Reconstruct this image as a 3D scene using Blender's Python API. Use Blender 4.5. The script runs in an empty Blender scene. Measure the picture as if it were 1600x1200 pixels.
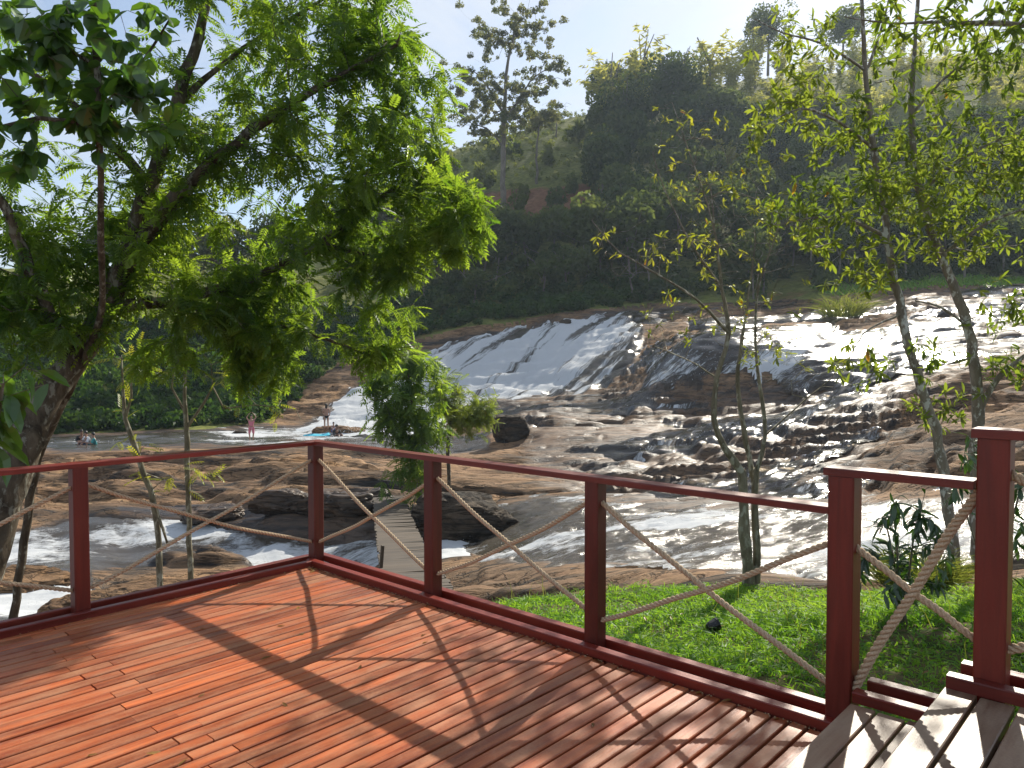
import bpy, math, random
import numpy as np
from mathutils import Vector, Matrix

rng = np.random.default_rng(11)
random.seed(5)
scene = bpy.context.scene
COL = scene.collection
R = math.radians

# ------------------------------------------------------------------ camera
F, H, PITCH = 1200.0, 1.65, math.atan(40 / 1200)
cam_d = bpy.data.cameras.new('camera')
cam = bpy.data.objects.new('camera', cam_d)
COL.objects.link(cam)
cam_d.sensor_width = 36.0
cam_d.lens = 27.0
cam_d.clip_start = 0.05
cam_d.clip_end = 6000
cam.location = (0, 0, H)
cam.rotation_euler = (math.pi / 2 - PITCH, 0, 0)
scene.camera = cam

# ------------------------------------------------------------------ light
SUN_EL, SUN_AZ = R(35), R(28)
S = Vector((math.sin(SUN_AZ) * math.cos(SUN_EL), math.cos(SUN_AZ) * math.cos(SUN_EL), math.sin(SUN_EL)))
sl = bpy.data.lights.new('sun', 'SUN')
sl.energy = 4.6
sl.angle = R(0.53)
sl.color = (1.0, 0.93, 0.80)
so = bpy.data.objects.new('sun', sl)
COL.objects.link(so)
so.location = (20, 40, 60)
so.rotation_euler = S.to_track_quat('Z', 'Y').to_euler()

world = bpy.data.worlds.new("World")
scene.world = world
world.use_nodes = True
wt = world.node_tree
wt.nodes.clear()
w_out = wt.nodes.new('ShaderNodeOutputWorld')
w_bg = wt.nodes.new('ShaderNodeBackground')
w_sky = wt.nodes.new('ShaderNodeTexSky')
w_sky.sky_type = 'NISHITA'
w_sky.sun_disc = False
w_sky.sun_elevation = SUN_EL
w_sky.sun_rotation = SUN_AZ
w_sky.air_density = 1.0
w_sky.dust_density = 0.6
w_sky.ozone_density = 2.0
w_bg.inputs['Strength'].default_value = 0.085
# thin high cloud, drifting streaks all round the sky
w_tc = wt.nodes.new('ShaderNodeTexCoord')
w_map = wt.nodes.new('ShaderNodeMapping')
w_map.inputs['Scale'].default_value = (2.2, 1.4, 5.5)
w_map.inputs['Rotation'].default_value = (0.15, 0.1, 0.5)
w_n = wt.nodes.new('ShaderNodeTexNoise')
w_n.inputs['Scale'].default_value = 1.6
w_n.inputs['Detail'].default_value = 7
w_n.inputs['Roughness'].default_value = 0.58
w_n.inputs['Distortion'].default_value = 0.5
w_r = wt.nodes.new('ShaderNodeMapRange')
w_r.inputs['From Min'].default_value = 0.42
w_r.inputs['From Max'].default_value = 0.68
w_r.inputs['To Min'].default_value = 0.22
w_r.inputs['To Max'].default_value = 0.95
w_mix = wt.nodes.new('ShaderNodeMix')
w_mix.data_type = 'RGBA'
w_mix.inputs[7].default_value = (5.6, 6.0, 6.6, 1)
wt.links.new(w_tc.outputs['Generated'], w_map.inputs['Vector'])
wt.links.new(w_map.outputs[0], w_n.inputs['Vector'])
wt.links.new(w_n.outputs[0], w_r.inputs['Value'])
wt.links.new(w_r.outputs[0], w_mix.inputs[0])
wt.links.new(w_sky.outputs[0], w_mix.inputs[6])
wt.links.new(w_mix.outputs[2], w_bg.inputs['Color'])
wt.links.new(w_bg.outputs[0], w_out.inputs['Surface'])

scene.view_settings.view_transform = 'Standard'
scene.view_settings.look = 'None'
scene.view_settings.gamma = 1
scene.view_settings.use_curve_mapping = False
scene.view_settings.exposure = 0.75
scene.render.engine = 'CYCLES'
scene.cycles.use_denoising = True
scene.cycles.max_bounces = 8
scene.cycles.transparent_max_bounces = 12
scene.cycles.sample_clamp_indirect = 6
scene.cycles.caustics_reflective = False
scene.cycles.caustics_refractive = False

# ------------------------------------------------------------------ helpers
SP, CP = math.sin(PITCH), math.cos(PITCH)

def at(px, py, Y):
    """the point of the place that the photograph shows at px, py (1600 x 1200), Y metres ahead"""
    cx, cy = (px - 800) / F, (600 - py) / F
    k = Y / (CP + cy * SP)
    return np.array([cx * k, Y, H + (cy * CP - SP) * k])

def proj(P):
    x, y, z = P[..., 0], P[..., 1], P[..., 2] - H
    d = y * CP - z * SP
    u = y * SP + z * CP
    d = np.where(d > 0.05, d, 0.05)
    return 800 + F * x / d, 600 - F * u / d

def sstep(a, b, x):
    t = np.clip((x - a) / (b - a), 0, 1)
    return t * t * (3 - 2 * t)

def _hash(ix, iy, iz, seed):
    h = (ix.astype(np.uint32) * np.uint32(374761393) + iy.astype(np.uint32) * np.uint32(668265263)
         + iz.astype(np.uint32) * np.uint32(2147483647) + np.uint32(seed * 144665 + 1013))
    h = (h ^ (h >> np.uint32(13))) * np.uint32(1274126177)
    h = (h ^ (h >> np.uint32(16))) * np.uint32(2246822519)
    h = h ^ (h >> np.uint32(15))
    return h.astype(np.float64) / 4294967295.0 * 2 - 1

def vnoise(x, y, z=None, seed=0):
    x = np.asarray(x, float); y = np.asarray(y, float)
    z = np.zeros_like(x) if z is None else np.asarray(z, float)
    fx, fy, fz = np.floor(x), np.floor(y), np.floor(z)
    ix, iy, iz = fx.astype(np.int64), fy.astype(np.int64), fz.astype(np.int64)
    dx, dy, dz = x - fx, y - fy, z - fz
    dx = dx**3 * (dx * (dx * 6 - 15) + 10); dy = dy**3 * (dy * (dy * 6 - 15) + 10); dz = dz**3 * (dz * (dz * 6 - 15) + 10)
    def L(a, b, t): return a + (b - a) * t
    flat = not np.any(dz)
    def layer(k):
        return L(L(_hash(ix, iy, iz + k, seed), _hash(ix + 1, iy, iz + k, seed), dx),
                 L(_hash(ix, iy + 1, iz + k, seed), _hash(ix + 1, iy + 1, iz + k, seed), dx), dy)
    return layer(0) if flat else L(layer(0), layer(1), dz)

def fbm(x, y, z=None, octv=4, seed=0, gain=0.5):
    a, f, s, t = 1.0, 1.0, 0.0, 0.0
    for o in range(octv):
        s = s + a * vnoise(x * f + 17.3 * o, y * f - 9.1 * o, None if z is None else z * f + 3.7 * o, seed + o)
        t += a; a *= gain; f *= 2.03
    return s / t

def make_mesh(name, V, faces, mats, attrs=None, smooth=False):
    """one mesh from numpy arrays; faces is one (n,k) array or a list of them"""
    if not isinstance(faces, list): faces = [faces]
    faces = [np.asarray(f, np.int32) for f in faces if len(f)]
    me = bpy.data.meshes.new(name)
    V = np.asarray(V, np.float32)
    me.vertices.add(len(V))
    me.vertices.foreach_set('co', V.ravel())
    idx = np.concatenate([f.ravel() for f in faces])
    tot = np.concatenate([np.full(len(f), f.shape[1], np.int32) for f in faces])
    me.loops.add(len(idx)); me.polygons.add(len(tot))
    me.loops.foreach_set('vertex_index', idx)
    start = np.concatenate([[0], np.cumsum(tot)[:-1]]).astype(np.int32)
    me.polygons.foreach_set('loop_start', start)
    if attrs:
        for k, v in attrs.items():
            a = me.attributes.new(k, 'FLOAT', 'POINT')
            a.data.foreach_set('value', np.asarray(v, np.float32).ravel())
    me.update(calc_edges=True)
    me.validate()
    me.polygons.foreach_set('use_smooth', np.full(len(me.polygons), bool(smooth)))
    for m in (mats if isinstance(mats, (list, tuple)) else [mats]):
        me.materials.append(m)
    return me

def link(name, me, parent=None, loc=None, label=None, cat=None, group=None, kind=None):
    o = bpy.data.objects.new(name, me)
    COL.objects.link(o)
    if parent: o.parent = parent
    if loc is not None: o.location = loc
    if label: o['label'] = label
    if cat: o['category'] = cat
    if group: o['group'] = group
    if kind: o['kind'] = kind
    return o

def thing(name, label, cat, loc=(0, 0, 0), rz=0, group=None, kind=None):
    o = link(name, None, None, tuple(float(v) for v in loc), label, cat, group, kind)
    o.rotation_euler = (0, 0, rz)
    o.empty_display_size = 0.2
    return o

# -- node shorthand
class M:
    def __init__(self, name):
        self.m = bpy.data.materials.new(name); self.m.use_nodes = True
        self.t = self.m.node_tree; self.t.nodes.clear()
        self.out = self.t.nodes.new('ShaderNodeOutputMaterial')
    def n(self, typ, **kw):
        nd = self.t.nodes.new('ShaderNode' + typ)
        for k, v in kw.items():
            if k.startswith('_'): setattr(nd, k[1:], v); continue
        for k, v in kw.items():
            if k.startswith('_'): continue
            key = int(k[1:]) if k[0] == 'i' and k[1:].isdigit() else k.replace('__', ' ')
            s = nd.inputs[key]
            if isinstance(v, bpy.types.NodeSocket): self.t.links.new(v, s)
            elif isinstance(v, bpy.types.Node): self.t.links.new(v.outputs[0], s)
            else:
                if isinstance(v, (tuple, list)) and len(v) == 3 and s.type == 'RGBA': v = (*v, 1)
                s.default_value = v
        return nd
    def coord(self, scale=(1, 1, 1), kind='Object', rot=(0, 0, 0)):
        c = self.n('TexCoord')
        return self.n('Mapping', Vector=c.outputs[kind], Scale=scale, Rotation=rot).outputs[0]
    def noise(self, vec, scale, detail=4, rough=.55, dist=0):
        return self.n('TexNoise', Vector=vec, Scale=scale, Detail=detail, Roughness=rough, Distortion=dist).outputs[0]
    def ramp(self, fac, a, b, lo=0.0, hi=1.0):
        return self.n('MapRange', Value=fac, From__Min=a, From__Max=b, To__Min=lo, To__Max=hi, _clamp=True).outputs[0]
    def mix(self, f, a, b, mode='MIX'):
        return self.n('Mix', _data_type='RGBA', _blend_type=mode, i0=f, i6=a, i7=b).outputs[2]
    def math(self, op, a, b=0.0, c=None):
        kw = dict(_operation=op, i0=a, i1=b)
        if c is not None: kw['i2'] = c
        return self.n('Math', **kw).outputs[0]
    def attr(self, name): return self.n('Attribute', _attribute_name=name).outputs['Fac']
    def rand(self): return self.n('ObjectInfo').outputs['Random']
    def bump(self, h, strength=.3, dist=.02, normal=None):
        kw = dict(Height=h, Strength=strength, Distance=dist)
        if normal is not None: kw['Normal'] = normal
        return self.n('Bump', **kw).outputs[0]
    def done(self, shader):
        self.t.links.new(shader.outputs[0] if isinstance(shader, bpy.types.Node) else shader, self.out.inputs['Surface'])
        return self.m

def principled(name, col, rough=.6, bump=None, spec=.5):
    g = M(name)
    return g.done(g.n('BsdfPrincipled', Base__Color=col, Roughness=rough, Specular__IOR__Level=spec))

# ------------------------------------------------------------------ materials
def mat_wood(name, dark, light, scuff, rough=(.42, .62), scuff_amt=.5, long_axis=0, gscale=1.0):
    g = M(name)
    sc = [26, 26, 26]; sc[long_axis] = 1.6
    v = g.coord(tuple(s * gscale for s in sc))
    rnd = g.rand()
    off = g.n('VectorMath', _operation='ADD', i0=v, i1=g.n('CombineXYZ', X=g.math('MULTIPLY', rnd, 57.0), Y=g.math('MULTIPLY', rnd, 31.0))).outputs[0]
    grain = g.noise(off, 1.0, 6, .62, .6)
    v2 = g.coord((3.0, 9.0, 9.0) if long_axis == 0 else (9.0, 9.0, 3.0))
    off2 = g.n('VectorMath', _operation='ADD', i0=v2, i1=g.n('CombineXYZ', X=g.math('MULTIPLY', rnd, 91.0))).outputs[0]
    blot = g.noise(off2, 1.0, 5, .6)
    col = g.mix(g.ramp(grain, .3, .72), dark, light)
    val = g.math('ADD', g.math('MULTIPLY', rnd, .62), .66)
    col = g.mix(1.0, col, g.n('CombineColor', Red=val, Green=val, Blue=val), 'MULTIPLY')
    fine = g.noise(g.coord((90, 90, 90)), 1.0, 3, .7)
    sf = g.math('MULTIPLY', g.ramp(g.math('ADD', blot, g.math('MULTIPLY', fine, .35)), .58, .95), scuff_amt)
    col = g.mix(sf, col, scuff)
    r = g.ramp(g.math('ADD', grain, g.math('MULTIPLY', blot, .5)), .4, 1.1, rough[0], rough[1])
    nb = g.bump(g.math('ADD', grain, g.math('MULTIPLY', fine, .4)), .35, .004)
    return g.done(g.n('BsdfPrincipled', Base__Color=col, Roughness=r, Normal=nb, Specular__IOR__Level=.45))

m_deck = mat_wood('deck_wood', (.20, .036, .012), (.54, .138, .038), (.44, .22, .115), (.36, .58), .75)
m_plat = mat_wood('platform_wood', (.15, .072, .040), (.28, .18, .115), (.35, .26, .18), (.34, .55), .75)
m_rail = mat_wood('rail_stain', (.095, .009, .005), (.205, .022, .012), (.28, .07, .04), (.30, .48), .35, 0)
m_post = mat_wood('post_stain', (.075, .008, .004), (.165, .018, .009), (.21, .055, .03), (.36, .54), .25, 2)
m_old = mat_wood('old_wood', (.036, .025, .015), (.092, .066, .042), (.13, .10, .075), (.6, .8), .5, 0)

def mat_rope():
    g = M('rope_fibre')
    n = g.noise(g.coord((160, 160, 160)), 1.0, 3, .6)
    col = g.mix(g.ramp(n, .3, .7), (.34, .23, .13), (.62, .49, .34))
    return g.done(g.n('BsdfPrincipled', Base__Color=col, Roughness=.85, Normal=g.bump(n, .5, .003), Specular__IOR__Level=.2))
m_rope = mat_rope()

def mat_bark(name, a, b, patch=None, scale=9):
    g = M(name)
    v = g.coord((scale, scale, scale * .35))
    n = g.noise(v, 1.0, 6, .65, .5)
    col = g.mix(g.ramp(n, .35, .7), a, b)
    if patch:
        n2 = g.noise(g.coord((14, 14, 8)), 1.0, 4, .6)
        col = g.mix(g.ramp(n2, .54, .62), col, patch)
    return g.done(g.n('BsdfPrincipled', Base__Color=col, Roughness=.85, Normal=g.bump(n, .7, .03), Specular__IOR__Level=.2))
m_bark = mat_bark('dark_bark', (.035, .026, .018), (.15, .12, .085), (.22, .21, .17))
m_bark_spot = mat_bark('spotted_bark', (.13, .105, .08), (.28, .24, .185), (.52, .51, .46), 12)
m_bark_thin = mat_bark('pale_twig_bark', (.10, .085, .055), (.26, .23, .16), (.34, .33, .26), 14)
m_bark_far = mat_bark('far_bark', (.09, .075, .06), (.26, .23, .19), None, 2)

def mat_leaf(name, dark, light, tr_dark, tr_light, tr=.5, gloss=.05, rough=.38):
    g = M(name)
    r = g.attr('rnd')
    a = g.mix(r, dark, light); b = g.mix(r, tr_dark, tr_light)
    d = g.n('BsdfDiffuse', Color=a); t = g.n('BsdfTranslucent', Color=b)
    s = g.n('MixShader', i0=tr, i1=d.outputs[0], i2=t.outputs[0])
    gl = g.n('BsdfGlossy', Color=(.9, .95, .9), Roughness=rough)
    return g.done(g.n('MixShader', i0=gloss, i1=s.outputs[0], i2=gl.outputs[0]))
m_frond = mat_leaf('frond_leaf', (.030, .075, .014), (.075, .15, .022), (.14, .28, .013), (.42, .56, .04), .58, .03)
m_broad = mat_leaf('broad_leaf', (.018, .055, .014), (.05, .12, .02), (.07, .19, .010), (.22, .40, .02), .45, .06)
m_olive = mat_leaf('olive_leaf', (.055, .085, .020), (.12, .14, .030), (.18, .28, .018), (.41, .48, .045), .52, .018, .5)
m_sprout = mat_leaf('sprout_leaf', (.10, .15, .022), (.20, .21, .03), (.32, .38, .02), (.55, .52, .04), .5, .04)
m_yellow = mat_leaf('yellow_leaf', (.30, .13, .02), (.40, .22, .02), (.6, .24, .02), (.7, .4, .03), .5, .04)
m_shrub = mat_leaf('dark_shrub_leaf', (.016, .042, .014), (.04, .085, .02), (.05, .13, .01), (.14, .26, .02), .4, .07)
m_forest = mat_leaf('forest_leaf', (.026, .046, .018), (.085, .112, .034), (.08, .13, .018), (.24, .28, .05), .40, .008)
m_bamboo = mat_leaf('bamboo_leaf', (.13, .145, .036), (.26, .255, .07), (.34, .36, .05), (.64, .60, .12), .55, .01)
m_euca = mat_leaf('eucalyptus_leaf', (.05, .075, .03), (.13, .13, .06), (.15, .19, .03), (.38, .36, .10), .48, .03)
m_grass = mat_leaf('grass_blade', (.06, .155, .018), (.13, .26, .034), (.18, .42, .016), (.44, .64, .05), .5, .025, .5)
m_slope = mat_leaf('slope_shrub_leaf', (.06, .085, .02), (.15, .165, .04), (.14, .19, .02), (.38, .40, .06), .48, .01)
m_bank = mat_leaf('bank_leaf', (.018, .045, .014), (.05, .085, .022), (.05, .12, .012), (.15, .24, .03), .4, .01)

def mat_rock(name, tan, brown, dark, darkness=0.0):
    g = M(name)
    big = g.noise(g.coord((.11, .28, .5)), 1.0, 6, .62, .8)
    mid = g.noise(g.coord((.40, 1.7, 2.4)), 1.0, 8, .68, .6)
    fin = g.noise(g.coord((3.5, 9, 12)), 1.0, 7, .72)
    spk = g.noise(g.coord((26, 30, 34)), 1.0, 4, .7)
    wet = g.attr('wet')  # real wetness, plus the painted shade of the island face
    col = g.mix(g.ramp(mid, .38, .62), brown, tan)
    dk = g.ramp(g.math('ADD', g.math('MULTIPLY', big, .55), g.math('ADD', g.math('MULTIPLY', mid, .62), darkness)), .53, .69)
    col = g.mix(dk, col, dark)
    # thin dark seams along the layers
    seam = g.math('ABSOLUTE', g.math('SUBTRACT', g.noise(g.coord((.35, 1.3, 3.2)), 1.0, 5, .6, 1.2), .5))
    col = g.mix(g.ramp(seam, .0, .022, .8, 0), col, (.03, .024, .02))
    sp = g.ramp(g.math('ADD', g.math('MULTIPLY', fin, .7), g.math('MULTIPLY', spk, .3)), .32, .66, .5, 1.25)
    col = g.mix(1.0, col, g.n('CombineColor', Red=sp, Green=sp, Blue=sp), 'MULTIPLY')
    w2 = g.ramp(g.math('ADD', wet, g.math('MULTIPLY', g.math('SUBTRACT', mid, .5), 1.3)), .30, .75)
    col = g.mix(w2, col, g.mix(.78, col, (.024, .023, .024)))
    ro = g.ramp(w2, 0, 1, .85, .36)
    sl = g.ramp(w2, 0, 1, .15, .27)
    h = g.math('ADD', g.math('MULTIPLY', mid, 1.0), g.math('ADD', g.math('MULTIPLY', fin, .42), g.math('ADD', g.math('MULTIPLY', spk, .07), g.ramp(seam, .0, .03, -.5, 0))))
    nb = g.bump(h, g.ramp(w2, 0, 1, .9, .5), .12)
    return g.done(g.n('BsdfPrincipled', Base__Color=col, Roughness=ro, Normal=nb, Specular__IOR__Level=sl))
m_rock = mat_rock('river_rock', (.50, .305, .155), (.23, .138, .08), (.050, .044, .040))
m_rock_dark = mat_rock('dark_rock', (.20, .145, .095), (.11, .082, .058), (.040, .036, .031), .06)
m_rock_tan = mat_rock('tan_rock', (.33, .20, .105), (.17, .10, .055), (.055, .044, .034), -.06)

def mat_hill():
    g = M('hillside_ground')
    n = g.noise(g.coord((.10, .10, .25)), 1.0, 8, .65)
    f = g.noise(g.coord((1.2, 1.2, 2.5)), 1.0, 6, .7)
    col = g.mix(g.ramp(f, .35, .68), (.08, .105, .026), (.24, .24, .065))
    col = g.mix(g.ramp(n, .52, .66), col, (.15, .155, .045))
    e = g.ramp(g.math('ADD', g.attr('earth'), g.math('MULTIPLY', g.math('SUBTRACT', f, .5), .9)), .35, .65)
    col = g.mix(e, col, g.mix(g.ramp(f, .3, .7), (.14, .065, .035), (.27, .14, .08)))
    return g.done(g.n('BsdfPrincipled', Base__Color=col, Roughness=.95, Normal=g.bump(f, .8, .35), Specular__IOR__Level=.1))
m_hill = mat_hill()

def mat_soil():
    g = M('lawn_soil')
    n = g.noise(g.coord((6, 6, 6)), 1.0, 7, .7)
    col = g.mix(g.ramp(n, .38, .66), (.035, .055, .012), (.12, .085, .045))
    return g.done(g.n('BsdfPrincipled', Base__Color=col, Roughness=.95, Normal=g.bump(n, .6, .04), Specular__IOR__Level=.1))
m_soil = mat_soil()

def mat_water(name, fs, ft, murk, foam_lo, foam_hi, bump=.6, bd=.08, rough=.12, body=(.10, .085, .06)):
    """s, t run along and across the flow, foam says how broken the water is there"""
    g = M(name)
    s, t, fo = g.attr('s'), g.attr('t'), g.attr('foam')
    v = g.n('CombineXYZ', X=g.math('MULTIPLY', s, fs), Y=g.math('MULTIPLY', t, ft)).outputs[0]
    n1 = g.noise(v, 1.0, 7, .66, .9)
    v2 = g.n('CombineXYZ', X=g.math('MULTIPLY', s, fs * 4.2), Y=g.math('MULTIPLY', t, ft * 3.4), Z=3.0).outputs[0]
    n2 = g.noise(v2, 1.0, 5, .7, .4)
    nn = g.math('ADD', g.math('MULTIPLY', n1, .62), g.math('MULTIPLY', n2, .38))
    f = g.ramp(g.math('ADD', nn, fo), foam_lo, foam_hi)
    rip = g.noise(g.coord((2.2, 5, 3)), 1.0, 5, .6)
    nb = g.bump(g.math('ADD', g.math('MULTIPLY', nn, 1.0), g.math('MULTIPLY', rip, .5)), bump, bd)
    gl = g.n('BsdfGlossy', Color=(1, 1, 1), Roughness=rough, Normal=nb)
    tr = g.n('BsdfTransparent', Color=(.80, .74, .64))
    df = g.n('BsdfDiffuse', Color=body, Normal=nb)
    under = g.n('MixShader', i0=murk, i1=tr.outputs[0], i2=df.outputs[0])
    fr = g.n('Fresnel', IOR=1.33, Normal=nb)
    wat = g.n('MixShader', i0=fr.outputs[0], i1=under.outputs[0], i2=gl.outputs[0])
    fd = g.n('BsdfDiffuse', Color=(.82, .84, .85), Normal=nb)
    ft_ = g.n('BsdfTranslucent', Color=(.75, .8, .84), Normal=nb)
    fm = g.n('MixShader', i0=.38, i1=fd.outputs[0], i2=ft_.outputs[0])
    return g.done(g.n('MixShader', i0=f, i1=wat.outputs[0], i2=fm.outputs[0]))
m_fall = mat_water('falling_water', .30, 3.2, .30, .94, 1.12, .8, .07, .2)
m_sheet = mat_water('sheet_water', .5, 2.8, .10, 1.0, 1.14, .7, .045, .14)
m_rapid = mat_water('rapid_water', 1.3, 2.6, .75, .96, 1.12, .8, .06, .16, (.12, .10, .075))
m_pool = mat_water('pool_water', 1.0, 2.2, .8, .98, 1.14, .6, .05, .10, (.075, .060, .042))

# ------------------------------------------------------------------ terrain
CT = []
def cz(px, Y, z): CT.append(((px - 800) / F, Y, (H - z) / Y))
def cp(px, py, Y):
    p = at(px, py, Y); CT.append((p[0] / Y, Y, (H - p[2]) / Y))
# lawn and near bank
for a in [(931, 4.3, -.25), (1322, 3.4, -.16), (1900, 3.0, .0), (1900, 5.5, -.2), (1600, 5, -.28), (1100, 5, -.4), (1322, 2.2, -.3), (1900, 2.2, -.2),
          (931, 2.4, -.6), (680, 5.2, -.7), (500, 6.2, -1.6), (300, 5, -2.0), (0, 4, -2.0), (-500, 3.5, -2.0), (500, 2.4, -1.2), (0, 2.2, -1.6), (-700, 2.2, -1.7), (2300, 2.2, 0), (2300, 6, -.2), (-700, 6, -2.2)]: cz(*a)
for a in [(800, 945, 8.5), (1000, 917, 9.0), (1170, 917, 8.8), (1300, 930, 8.3), (1500, 925, 7.5), (1650, 900, 7.5), (1900, 880, 8), (1100, 1000, 6.3), (1300, 1000, 5.6), (900, 1000, 6.2),
          (1000, 893, 11.5), (1250, 893, 11.0), (900, 882, 15), (1030, 882, 14), (720, 905, 15), (760, 930, 11), (680, 960, 9), (1450, 885, 10), (1650, 870, 9.8),
          (750, 850, 22), (850, 832, 20.5), (850, 795, 24), (1000, 840, 17), (1000, 797, 22), (1200, 850, 14.5), (1250, 810, 18), (1400, 800, 15), (1400, 860, 12), (1620, 850, 11), (1620, 780, 14),
          (1620, 700, 18), (1620, 640, 25), (1620, 560, 38), (1620, 500, 52), (1620, 450, 70), (1450, 700, 21), (1450, 620, 30), (1450, 550, 44), (1450, 500, 56), (1450, 462, 68),
          (1300, 740, 22), (1300, 680, 29), (1300, 622, 38), (1300, 600, 44), (1300, 570, 46), (1300, 520, 58), (1300, 475, 72),
          (1150, 760, 24), (1150, 700, 32), (1150, 650, 39), (1150, 605, 46.5), (1150, 557, 48.5), (1150, 520, 60), (1150, 482, 74), (1020, 600, 50), (1030, 565, 53), (1085, 556, 49.6), (1085, 607, 47.8), (1220, 556, 47.8), (1220, 604, 45.6), (1260, 560, 47.2),
          (1000, 760, 27), (1000, 700, 36), (1000, 650, 44), (980, 610, 54), (970, 550, 64), (985, 490, 75),
          (850, 760, 29), (850, 722, 35), (840, 695, 39), (850, 642, 46), (850, 618, 59), (860, 560, 66), (870, 502, 73),
          (750, 722, 36), (740, 692, 45), (740, 632, 58), (745, 570, 66), (745, 526, 71),
          (650, 722, 34), (620, 690, 46), (630, 660, 56), (645, 600, 63), (650, 562, 67),
          (500, 722, 32), (500, 695, 43), (500, 671, 53), (540, 630, 60), (500, 620, 62), (500, 570, 69),
          (400, 772, 27.5), (400, 732, 31), (400, 698, 42), (400, 676, 51), (400, 645, 58),
          (200, 790, 27), (200, 742, 30), (200, 703, 40), (200, 686, 47), (200, 655, 55), (0, 790, 27), (0, 742, 31), (0, 707, 40), (0, 691, 46.5), (0, 655, 55), (-400, 790, 27), (-400, 742, 31), (-400, 691, 46), (-400, 650, 55),
          (480, 858, 24), (400, 852, 24.5), (300, 850, 25), (200, 850, 25), (100, 850, 25), (0, 850, 25), (-400, 850, 25), (300, 812, 26.6), (140, 808, 26.7), (460, 790, 26), (620, 790, 25.5), (620, 760, 28), (700, 770, 27), (800, 790, 25.5),
          (300, 905, 20), (400, 892, 21), (100, 905, 20), (0, 960, 17), (120, 965, 17), (640, 882, 19.5), (560, 862, 22.8), (-400, 960, 17),
          (300, 1000, 13), (0, 1100, 10), (500, 1000, 10.5), (640, 1010, 8.0), (-400, 1100, 10),
          # valley side and hill
          (0, 560, 75), (0, 480, 95), (0, 425, 130), (0, 440, 200), (-400, 560, 75), (-400, 425, 130), (-400, 440, 200), (200, 560, 75), (200, 480, 95), (200, 420, 130), (200, 430, 200), (400, 590, 70), (400, 480, 95), (400, 400, 130), (400, 400, 200),
          (600, 530, 77), (600, 470, 90), (600, 390, 120), (600, 320, 150), (600, 340, 220), (700, 497, 81), (700, 425, 95), (700, 335, 120), (700, 248, 155), (700, 300, 260),
          (850, 472, 84), (850, 405, 95), (850, 325, 110), (850, 262, 125), (850, 205, 150), (850, 260, 240), (1000, 470, 85), (1000, 405, 95), (1000, 305, 115), (1000, 205, 140), (1000, 160, 160), (1000, 230, 260),
          (1200, 465, 85), (1200, 405, 97), (1200, 305, 115), (1200, 190, 140), (1200, 130, 165), (1200, 200, 260), (1400, 443, 84), (1400, 405, 97), (1400, 305, 115), (1400, 160, 145), (1400, 100, 170), (1400, 180, 260),
          (1620, 441, 80), (1620, 405, 97), (1620, 290, 115), (1620, 140, 145), (1620, 80, 170), (1620, 160, 260), (2100, 440, 80), (2100, 290, 115), (2100, 80, 170), (2100, 160, 260), (2100, 640, 25), (2100, 560, 38), (2100, 850, 11), (2100, 700, 18),
          (0, 520, 420), (800, 480, 420), (1600, 470, 420), (-400, 520, 420), (2100, 470, 420)]: cp(*a)
CT = np.array(CT)
_KA, _KB, _C2 = 12.0, 5.0, .09
_CA = np.stack([CT[:, 0] * _KA, np.log(CT[:, 1]) * _KB], 1)
def _kern(A, B):
    return np.sqrt(((A[:, None, :] - B[None, :, :])**2).sum(2) + _C2)
_n = len(CT)
_A = np.zeros((_n + 3, _n + 3))
_A[:_n, :_n] = _kern(_CA, _CA) - np.eye(_n) * .02
_A[:_n, _n:] = np.c_[np.ones(_n), _CA]; _A[_n:, :_n] = _A[:_n, _n:].T
_W = np.linalg.solve(_A, np.r_[CT[:, 2], 0, 0, 0])
def base_z(X, Y):
    X = np.asarray(X, float).ravel(); Y = np.asarray(Y, float).ravel()
    out = np.empty(len(X))
    for i in range(0, len(X), 20000):
        a = np.stack([X[i:i+20000] / Y[i:i+20000] * _KA, np.log(Y[i:i+20000]) * _KB], 1)
        out[i:i+20000] = _kern(a, _CA) @ _W[:_n] + _W[_n] + a @ _W[_n+1:]
    return H - out * Y

def sdist(px, py, poly):
    """signed distance in photo pixels to a polygon, positive inside"""
    poly = np.array(poly, float)
    d = np.full(px.shape, 1e9); ins = np.zeros(px.shape, bool)
    for (x0, y0), (x1, y1) in zip(poly, np.roll(poly, -1, 0)):
        ex, ey = x1 - x0, y1 - y0
        t = np.clip(((px - x0) * ex + (py - y0) * ey) / (ex * ex + ey * ey + 1e-9), 0, 1)
        d = np.minimum(d, np.hypot(px - x0 - t * ex, py - y0 - t * ey))
        c = ((y0 > py) != (y1 > py)) & (px < ex * (py - y0) / (ey if abs(ey) > 1e-9 else 1e-9) + x0)
        ins ^= c
    return np.where(ins, d, -d)

P_LIP = [(1010, 558), (1100, 543), (1250, 550), (1310, 572), (1260, 608), (1010, 610)]
P_FALL = [(466, 674), (510, 645), (548, 610), (600, 588), (640, 572), (680, 548), (760, 522), (880, 497), (985, 486), (1003, 520), (985, 560), (955, 592), (905, 612), (830, 620), (745, 628), (690, 645), (700, 704), (620, 697), (540, 684)]
P_UP = [(988, 488), (1250, 474), (1330, 488), (1480, 455), (1610, 445), (1900, 440), (1900, 520), (1600, 545), (1480, 562), (1335, 602), (1250, 607), (1005, 607), (960, 602), (990, 560), (1005, 520)]
P_LOW = [(690, 640), (740, 626), (900, 614), (1010, 607), (1335, 600), (1500, 560), (1420, 640), (1360, 690), (1480, 730), (1660, 770), (1600, 800), (1300, 790), (1100, 790), (1010, 780), (930, 700), (1000, 660), (1010, 645), (890, 640), (800, 650), (770, 690), (745, 705), (690, 700)]
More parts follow.
